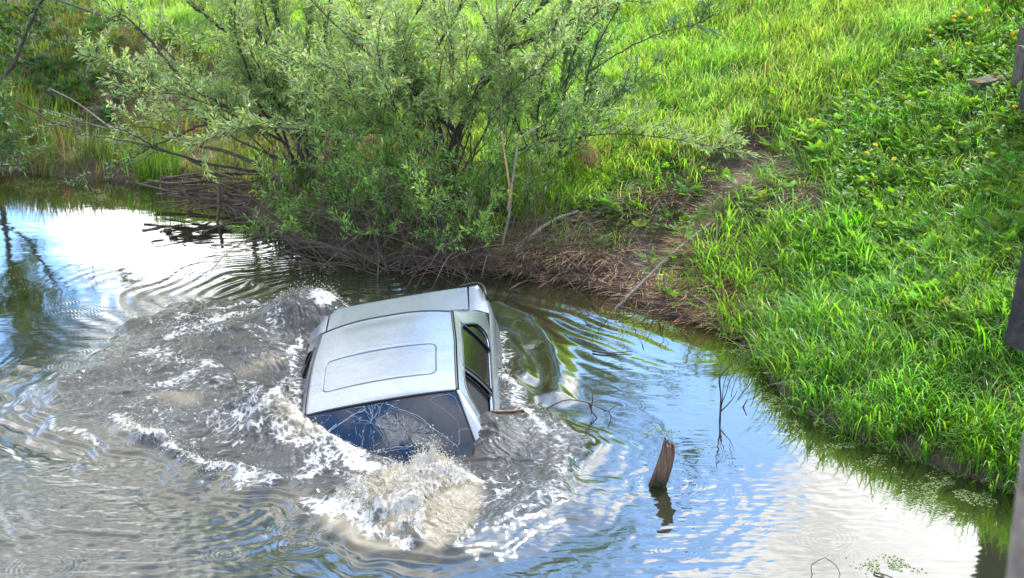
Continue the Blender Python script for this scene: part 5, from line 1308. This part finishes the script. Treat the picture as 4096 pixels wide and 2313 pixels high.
# thicket of dead stems standing in the water behind the car
def dead_bush(label, x0, x1, n, ytop, m_, lean=0.0, seed=0, ydn=(985, 1110), hgt=(.6, 1.75)):
    g = np.random.default_rng(seed); wood = Bag(); cpx = (x0 + x1) / 2; c = og(cpx, 1010); t_ = thing('dead_shrub', Vector(c), label, 'shrub')
    for k in range(n):
        a0 = g.uniform(x0, x1); p = og(a0, g.uniform(*ydn) + (a0 - 1700) * .05); p[2] -= .05; ln = g.uniform(*hgt)
        d = np.array([g.normal(lean, .65), g.normal(-.1, .35), g.uniform(.35, 1.3)]); P = twig(p, d, ln, g.uniform(.1, 1.5), 10, .12); r = g.uniform(.0035, .009)
        wood.add(*tube(P - c, np.linspace(r, r * .35, 10), 5))
        if g.random() < .5:
            T2 = twig(P[int(g.integers(3, 7))], d + g.normal(0, .5, 3), ln * .5, .3, 7); wood.add(*tube(T2 - c, np.linspace(r * .5, r * .2, 7), 4))
    link('stems', wood.mesh('stems'), m_, t_); return t_
dead_bush('brown dead shrub of arching stems in the water left of the car boot', 1180, 1520, 62, 900, M_TWIG, -.45, 11)
dead_bush('dense brown dead shrub of crossing stems directly behind the car boot', 1480, 1880, 105, 900, M_TWIG, -.25, 12)
dead_bush('reddish dead shrub with upright stems right of the car boot', 1850, 2180, 70, 900, M_TWIG, .0, 13)
dead_bush('low tangle of wet dark twigs in the water left of the brown dead shrubs', 1040, 1300, 26, 900, M_WET, -.4, 14, (930, 1060), (.2, .6))
dead_bush('low pale dead weed stems at the straw bank just right of the dead shrubs', 2150, 2440, 40, 1000, M_TWIG, .3, 15, (1000, 1140), (.2, .6))
dead_bush('scattered dead brown stems at the waterline by the foot of the long pole', 2440, 2790, 44, 1000, M_TWIG, .2, 16, (1090, 1260), (.15, .5))
dead_bush('dead grey-brown weed stems lying across the bare mud of the slide', 2560, 2960, 40, 900, M_TWIG, .5, 17, (760, 1020), (.2, .55))
for pth, lab in [([(1990, 1235), (2030, 1190), (2062, 1150)], 'wet dark twig poking out of the water right of the boot'), ([(2150, 1075), (2190, 960), (2228, 770)], 'tall dark bare stem leaning right on the shore beyond the boot'),
                 ([(2240, 1195), (2290, 1170), (2330, 1120)], 'brown twig slanting out of the shallows below the straw bank'), ([(2310, 1160), (2340, 1110), (2400, 1080)], 'curved brown twig at the straw bank edge'),
                 ([(2340, 1190), (2375, 1140), (2420, 1060)], 'reddish twig upright in the shallows nearest the long pole'), ([(1560, 1185), (1552, 1120), (1548, 1075)], 'black wet stick standing behind the boot lid'), ([(1640, 1150), (1655, 1090), (1690, 1030)], 'slim wet stick leaning right behind the boot lid'),
                 ([(2370, 1405), (2440, 1412), (2530, 1405)], 'thin dark twig floating flat on the blue water')]:
    yv = at_z(pth[0][0], pth[0][1], -.02)[1]; flat_ = 'floating' in lab
    P = at_z(np.array(pth, float)[:, 0], np.array(pth, float)[:, 1], .012) if flat_ else limb(pth, yv, yv - .05)
    stick('dead_twig', P, .009, .004, M_WET, lab, 'twig', None, 6, 12)
stick('black_hose', np.vstack([car_pt(-2.05, .55, .97), car_pt(-2.0, .72, .95) + [.02, .05, .02], at_y(1950, 1195, 12.75), at_z(1985, 1290, -.03)]), .011, .012, M_SEAL, 'thin black cable trailing from the boot corner into the water', 'cable')
# long pole lying down the slide
pA = at_z(2450, 1250, -.03); pB = og(2885, 868, .05); stick('long_pole', np.array([pA, (pA + pB) / 2 + [0, 0, .05], pB]), .018, .013, bark_mat('weathered_pole', (.10, .085, .075), (.3, .26, .22), 20), 'long thin grey pole sloping from the muddy slide into the water', 'pole')
stick('fallen_stick', np.array([og(2600, 870, .02), og(2635, 805, .05)]), .010, .008, M_PALE, 'short pale stick lying on the bare mud at the top of the slide', 'stick')
stick('fallen_stick', np.array([og(2960, 890, .03), og(3045, 815, .06)]), .009, .007, M_PALE, 'pale forked stick in flattened grass right of the slide', 'stick')
stick('fallen_stick', np.array([og(2740, 1165, .04), og(2830, 1240, .05)]), .008, .007, M_PALE, 'pale stick in weeds near the water right of the pole foot', 'stick')
stick('fallen_stick', np.array([og(2060, 1010, .06), og(2200, 900, .08), og(2310, 850, .06)]), .022, .016, M_PALE, 'thick pale fallen branch half buried in straw beyond the boot', 'stick')
stick('fallen_stick', np.array([og(3380, 460, .12), og(3540, 310, .16)]), .010, .008, M_DEAD, 'grey stick lying in the grass groove on the upper slope', 'stick')
# hanging bundle of tan straw beside the sapling
bs = og(2345, 700); t_ = thing('straw_bundle', Vector(bs), 'tan bundle of dry straw hanging at the foot of the slender willow', 'straw')
n = 230; az = rng.uniform(0, 6.28, n); rr_ = rng.uniform(0, .10, n); P = np.stack([rr_ * np.cos(az), rr_ * np.sin(az), np.full(n, .30) + rng.normal(0, .06, n)], -1)
V, q, tr, c_ = blades(P, az, rng.uniform(.2, .4, n), np.full(n, 2.7), rng.uniform(2.3, 3.0, n), np.full(n, .0028), vary((.42, .27, .14), n, .2)); link('stalks', np_mesh('stalks', V, q, tr, False, c_), M_STRAW, t_)
bl = og(2362, 655, .05); bb = Bag(); bb.add(*tube(np.array([[-.05, 0, .0], [-.03, 0, .012], [.03, .01, .01], [.045, .01, 0]]), [.012, .022, .022, .008], 8)); o = link('plastic_scrap', bb.mesh('plastic_scrap'), plain('blue_plastic', (.30, .40, .68), .35)); o.location = Vector(bl)
tag(o, 'crumpled pale blue plastic scrap in the grass beside the straw bundle', 'litter')

# ------------------------------------------------------------------ things standing in the water on the right
base = at_z(2628, 1938, 0); tilt = .23
zs = np.array([-.35, -.1, 0, .06, .12, .18, .23, .26, .285, .296, .300]); ws_ = np.array([.064, .062, .060, .058, .056, .053, .050, .047, .041, .030, .006]); nseg = 28; g = np.random.default_rng(2)
th = np.linspace(0, 2 * np.pi, nseg, endpoint=False); sq = lambda a: np.sign(np.cos(a)) * np.abs(np.cos(a)) ** .55; cq = lambda a: np.sign(np.sin(a)) * np.abs(np.sin(a)) ** .6
grain = g.normal(0, .05, nseg); zz = np.interp(np.linspace(0, 1, 30), np.linspace(0, 1, 11), zs); wz = np.interp(zz, zs, ws_)
loops = [np.column_stack([w_ * sq(th) * (1 + grain + g.normal(0, .02, nseg)) + tilt * z_ + .012 * math.sin(z_ * 9), w_ * .62 * cq(th) * (1 + grain - .35 * np.exp(-((th - 4.55 - .35 * z_) / .11) ** 2) - .2 * np.exp(-((th - 5.0) / .09) ** 2)), np.full(nseg, z_) + ((.018 * g.normal(size=nseg) + .016 * np.cos(th * 3)) if z_ > .265 else 0)]) for z_, w_ in zip(zz, wz)]
V, Q = loft(loops); m, t, b = mat('rotten_post_wood'); tcn = t.nodes.new('ShaderNodeTexCoord'); mp_ = t.nodes.new('ShaderNodeMapping'); mp_.inputs['Scale'].default_value = (34, 34, 4)
t.links.new(tcn.outputs['Object'], mp_.inputs[0]); n_ = noise(t, 1.6, 8, .65, .5, mp_.outputs[0]); r_ = ramp(t, n_.outputs['Fac'], [(.3, (.05, .028, .018)), (.5, (.17, .095, .06)), (.72, (.33, .21, .14))]); sx_ = t.nodes.new('ShaderNodeSeparateXYZ'); t.links.new(tcn.outputs['Object'], sx_.inputs[0]); wr = t.nodes.new('ShaderNodeMapRange'); wr.inputs['From Min'].default_value = .02; wr.inputs['From Max'].default_value = .12; wr.inputs['To Min'].default_value = .18
t.links.new(sx_.outputs['Z'], wr.inputs['Value']); wm = t.nodes.new('ShaderNodeMix'); wm.data_type = 'RGBA'; wm.inputs[6].default_value = (.02, .014, .01, 1); t.links.new(wr.outputs[0], wm.inputs[0]); t.links.new(r_.outputs[0], wm.inputs[7])   # the soaked foot of the post is darker wood
t.links.new(wm.outputs[2], b.inputs['Base Color']); b.inputs['Roughness'].default_value = .75; bump(t, n_.outputs['Fac'], b, .9, .02)
post = link('wooden_post', np_mesh('wooden_post', V, Q), m); post.location = Vector(base); tag(post, 'weathered brown wooden post stump leaning right out of the blue water', 'post')
sb = Bag(); n = 26; az = rng.uniform(0, 6.28, n); P = np.stack([rng.uniform(-.04, .05, n), rng.uniform(-.05, -.03, n), rng.uniform(-.01, .035, n)], -1); dv = unit(np.stack([np.cos(az), -np.abs(np.sin(az)), rng.uniform(.1, .8, n)], -1)); sb.add(*diamonds(P, dv, np.tile([0, 0, 1.0], (n, 1)), rng.uniform(.012, .028, n), np.full(n, .005), vary((.09, .2, .03), n, .2))); link('sprouts', sb.mesh('sprouts', False), M_WEED, post)

def multi(name, label, cat, parts, base_, m_):
    t_ = thing(name, Vector(base_), label, cat)
    bb = Bag()
    for P, r0, r1 in parts:
        P = smooth_path(P, 14) - np.asarray(base_); bb.add(*tube(P, np.linspace(r0, r1, 14), 5))
    link('stem', bb.mesh('stem'), m_, t_); return t_
yR = at_z(2105, 1690, 0)[1]
L_ = lambda p, y0, y1: limb(p, y0, y1)
multi('dead_stalk', 'thin red-brown dead stalk arching over the water right of the car, with hanging seed heads', 'stalk',
      [(L_([(2105, 1690), (2180, 1640), (2255, 1602), (2330, 1605), (2395, 1630), (2430, 1645)], yR, yR + .1), .006, .004), (L_([(2372, 1570), (2370, 1600), (2364, 1640)], yR + .1, yR + .1), .003, .007), (L_([(2355, 1610), (2368, 1650), (2362, 1655)], yR + .1, yR + .1), .010, .004),
       (L_([(2366, 1645), (2385, 1668), (2392, 1688)], yR + .1, yR + .1), .005, .006), (L_([(2395, 1630), (2430, 1645), (2460, 1625), (2485, 1616)], yR + .1, yR + .1), .004, .003), (L_([(2435, 1646), (2443, 1670), (2442, 1708)], yR + .1, yR + .1), .004, .003), (L_([(2443, 1660), (2465, 1685), (2500, 1728)], yR + .1, yR), .002, .002), (L_([(2440, 1655), (2455, 1690), (2468, 1715)], yR + .1, yR), .002, .002)], L_([(2105, 1690), (2110, 1690)], yR, yR)[0], bark_mat('red_stalk', (.07, .03, .025), (.2, .09, .065)))
stick('floating_stick', (lambda A_: np.column_stack([A_[:, :2], water_h(A_[:, 0], A_[:, 1]) + [.03, .022, .005]]))(np.array([at_z(1968, 1700, .08), at_z(2030, 1690, .08), at_z(2095, 1684, .07)])), .017, .010, bark_mat('wet_red_wood', (.09, .03, .02), (.2, .085, .055), 20, .35), 'wet red-brown broken stick floating beside the car windscreen', 'stick')
yT = at_z(2880, 1682, 0)[1]
multi('dead_sapling', 'leafless dark sapling standing in the water with thin upright twigs', 'sapling',
      [(L_([(2880, 1684), (2882, 1640), (2884, 1590), (2880, 1540), (2885, 1500), (2935, 1450), (2985, 1405)], yT, yT + .15), .009, .003), (L_([(2882, 1650), (2890, 1600), (2895, 1540), (2915, 1480)], yT, yT + .1), .005, .002), (L_([(2884, 1645), (2915, 1615), (2935, 1590), (2950, 1560)], yT, yT), .006, .002), (L_([(2885, 1620), (2905, 1570), (2920, 1520), (2960, 1470), (3000, 1450)], yT, yT + .1), .004, .002),
       (L_([(2880, 1560), (2875, 1520), (2885, 1460), (2895, 1430)], yT, yT + .1), .004, .0015), (L_([(2925, 1590), (2930, 1560), (2945, 1520), (2975, 1480)], yT, yT), .003, .0015)], L_([(2880, 1684), (2885, 1684)], yT, yT)[0], M_WET)
yU = at_z(3242, 2300, 0)[1]
multi('bent_reed', 'bent dead reed making a pointed arch at the bottom of the water', 'reed', [(L_([(3262, 2345), (3244, 2270), (3270, 2245), (3298, 2230)], yU, yU), .003, .0022), (L_([(3298, 2230), (3335, 2255), (3358, 2290), (3364, 2345)], yU, yU), .0025, .002)], L_([(3262, 2345), (3264, 2345)], yU, yU)[0], M_WET)
stick('dead_twig', np.array([at_z(2972, 1630, .0), at_y(2990, 1598, at_z(2972, 1630, 0)[1])]), .006, .004, M_WET, 'tiny dark twig standing near the grassy point', 'twig', None, 6, 8)
stick('dead_twig', np.array([at_z(3495, 2290, .01), at_z(3540, 2300, .012), at_z(3570, 2312, .01)]), .006, .004, M_DEAD, 'brown twig floating in duckweed at the bottom edge', 'twig', None, 6, 8)

# ------------------------------------------------------------------ dandelions
m, t, b = mat('dandelion_yellow'); b.inputs['Base Color'].default_value = (.85, .60, .01, 1); b.inputs['Roughness'].default_value = .6; M_DAN = m
M_STEM = plain('dandelion_stem', (.14, .22, .06), .5)
def dandelion_meshes():
    g = np.random.default_rng(8); bb = Bag()
    for ring, (rad_, n_, el) in enumerate(((.024, 22, .15), (.019, 18, .45), (.013, 14, .8), (.007, 10, 1.2))):
        az = np.arange(n_) / n_ * 6.283 + ring; dv = np.stack([np.cos(az) * math.cos(el), np.sin(az) * math.cos(el), np.full(n_, math.sin(el))], -1); bb.add(*diamonds(dv * .003, dv, np.tile([0, 0, 1.0], (n_, 1)), np.full(n_, rad_), np.full(n_, .0032), np.tile([.8, .5, .02], (n_, 1)), .05))
    sm = Bag(); sm.add(*tube(np.array([[0, 0, -.24], [.01, 0, -.12], [0, 0, 0]]), [.003, .0028, .0026], 5)); return bb.mesh('flower_head', False), sm.mesh('stem')
FH, SM = dandelion_meshes(); FH.materials.append(M_DAN); SM.materials.append(M_STEM)
DN = [((3247, 491), 'dandelion at the lower end of the grassy groove, alone'), ((3500, 592), 'dandelion highest of the three in the middle of the right slope'), ((3467, 624), 'dandelion lowest-left of the three in the middle of the right slope'), ((3576, 651), 'dandelion rightmost of the three in the middle of the right slope'),
      ((3948, 48), 'dandelion upper of the close pair at the top of the slope'), ((3948, 66), 'dandelion lower of the close pair at the top of the slope'), ((3828, 52), 'dandelion left of the close pair, near the top edge'), ((3816, 68), 'dandelion just below its neighbour, near the top edge'), ((3880, 82), 'dandelion below and left of the close pair'), ((3814, 95), 'small dandelion beneath the group near the top edge'),
      ((4049, 141), 'wide open dandelion facing the viewer above the concrete post'), ((3814, 192), 'dandelion nodding sideways above the mossy slab, to its left'), ((3725, 150), 'orange-yellow dandelion bud left of all the upper ones'), ((3868, 183), 'small dandelion between the nodding one and the concrete post'), ((4060, 437), 'faded dandelion in shade under the concrete post'), ((2812, 678), 'small orange flower on the mud of the slide')]
for k, ((a, b_), lab) in enumerate(DN):
    p = og(a, b_, .27); t_ = thing('dandelion', Vector(p), lab, 'dandelion', 'dandelions on the right bank'); f_ = bpy.data.objects.new('flower_head', FH); s_o = bpy.data.objects.new('stem', SM)
    for ob in (f_, s_o): COL.objects.link(ob); ob.parent = t_
    facing = 1.15 if 'facing' in lab else rng.uniform(.3, .8)
    f_.rotation_euler = (facing, rng.uniform(-.25, .25), rng.uniform(-.5, .5)); sc_ = 1.0 if 'small' in lab or 'bud' in lab else 1.1; f_.scale = (sc_,) * 3

# ------------------------------------------------------------------ concrete pieces at the right
def conc(name, c1, c2, moss=None):
    m, t, b = mat(name); n = noise(t, 16, 9, .7); r_ = ramp(t, n.outputs['Fac'], [(.3, c1), (.7, c2)]); src = r_.outputs[0]
    if moss:
        n2 = noise(t, 7, 6, .6); rm = ramp(t, n2.outputs['Fac'], [(.45, (0, 0, 0)), (.55, (1, 1, 1))]); ge = t.nodes.new('ShaderNodeNewGeometry'); sp = t.nodes.new('ShaderNodeSeparateXYZ'); t.links.new(ge.outputs['Normal'], sp.inputs[0])
        mu = t.nodes.new('ShaderNodeMath'); mu.operation = 'MULTIPLY'; t.links.new(rm.outputs[0], mu.inputs[0]); t.links.new(sp.outputs['Z'], mu.inputs[1]); mx = t.nodes.new('ShaderNodeMix'); mx.data_type = 'RGBA'; mx.inputs[7].default_value = (*moss, 1); t.links.new(mu.outputs[0], mx.inputs[0]); t.links.new(src, mx.inputs[6]); src = mx.outputs[2]
    t.links.new(src, b.inputs['Base Color']); b.inputs['Roughness'].default_value = .9; n3 = noise(t, 60, 6, .7); bump(t, n3.outputs['Fac'], b, .8, .01); return m
def block(name, size, loc, rot, m_, label, cat, jag=.006, seed=1, bev=.012):
    g = np.random.default_rng(seed); import bmesh as bmh; bm = bmh.new(); bmh.ops.create_cube(bm, size=1.0)
    for v in bm.verts: v.co = Vector((v.co.x * size[0], v.co.y * size[1], v.co.z * size[2]))
    bmh.ops.bevel(bm, geom=bm.edges[:], offset=bev, segments=2, affect='EDGES'); bmh.ops.subdivide_edges(bm, edges=bm.edges[:], cuts=3, use_grid_fill=True)
    for v in bm.verts: v.co += Vector(g.normal(0, jag, 3))
    me = bpy.data.meshes.new(name); bm.to_mesh(me); bm.free(); o = link(name, me, m_); o.location = Vector(loc); o.rotation_euler = rot; return tag(o, label, cat)
C1 = conc('old_concrete', (.05, .04, .035), (.17, .135, .12)); C2 = conc('mossy_concrete', (.05, .045, .04), (.16, .14, .125), (.22, .09, .01)); C3 = conc('dark_concrete', (.02, .018, .018), (.085, .075, .07))
p = og(4115, 380); block('concrete_post', (.30, .24, .62), p + [0, 0, .16], (.05, .04, .12), C1, 'squat grey concrete post with a pinkish top at the right edge of the slope', 'post', .004, 1)
p = og(4125, 260); block('concrete_block', (.26, .24, .40), p + [0.02, 0.05, .16], (.0, .05, .2), C1, 'dark concrete block half hidden behind the squat concrete post', 'block', .004, 3)
p = og(3950, 395); block('concrete_slab', (.34, .24, .34), p + [.02, .05, .03], (.06, -.16, .22), C2, 'tilted concrete slab with orange moss on its top, in the weeds', 'slab', .006, 2)
block('bridge_abutment', (2.4, 1.1, 3.2), (4.97 + 1.2, 14.1, 2.15), (0, 0, 0), C3, 'concrete bridge abutment on the right bank, mirrored dark in the corner of the water', 'abutment', .012, 5, .05)
# bridge parts beside the camera, out of focus
Yb = 5.6; e = at_y(np.array([4094, 4053, 4017, 4030, 4094]), np.array([976, 1183, 1361, 1388, 1406]), Yb)
poly = np.array([e[0] + [.06, 0, .42], e[0], e[1], e[2], e[3], e[4], e[4] + [.30, 0, .02], e[0] + [.42, 0, .42]]); n = len(poly)
V = np.concatenate([poly, poly + [0.13, .22, 0]]); bb = Bag(); bb.add(V, [[k, (k + 1) % n, n + (k + 1) % n, n + k] for k in range(n)], [[0, k, k + 1] for k in range(1, n - 1)] + [[n, n + k + 1, n + k] for k in range(1, n - 1)]); o = link('bridge_bracket', bb.mesh('bridge_bracket', False), C3); tag(o, 'dark concrete bridge beam end hanging into view at the right edge', 'beam')
pt = at_y(4096, 1660, 2.3); pb = at_y(4034, 2330, 2.3); dirp = unit(pb - pt); P = np.array([pt - dirp * .02 + [.075, 0, 0], pt + dirp * .05 + [.07, 0, 0], pb + [.068, 0, 0], pb + dirp * .6 + [.06, 0, 0]])
bb = Bag(); bb.add(*tube(P - P[0], [.052, .066, .068, .07], 14, .02)); o = link('railing_post', bb.mesh('railing_post'), conc('rusty_metal', (.10, .085, .075), (.42, .33, .27))); o.location = Vector(P[0]); tag(o, 'blurred grey-brown bridge railing post in the bottom right corner', 'post')
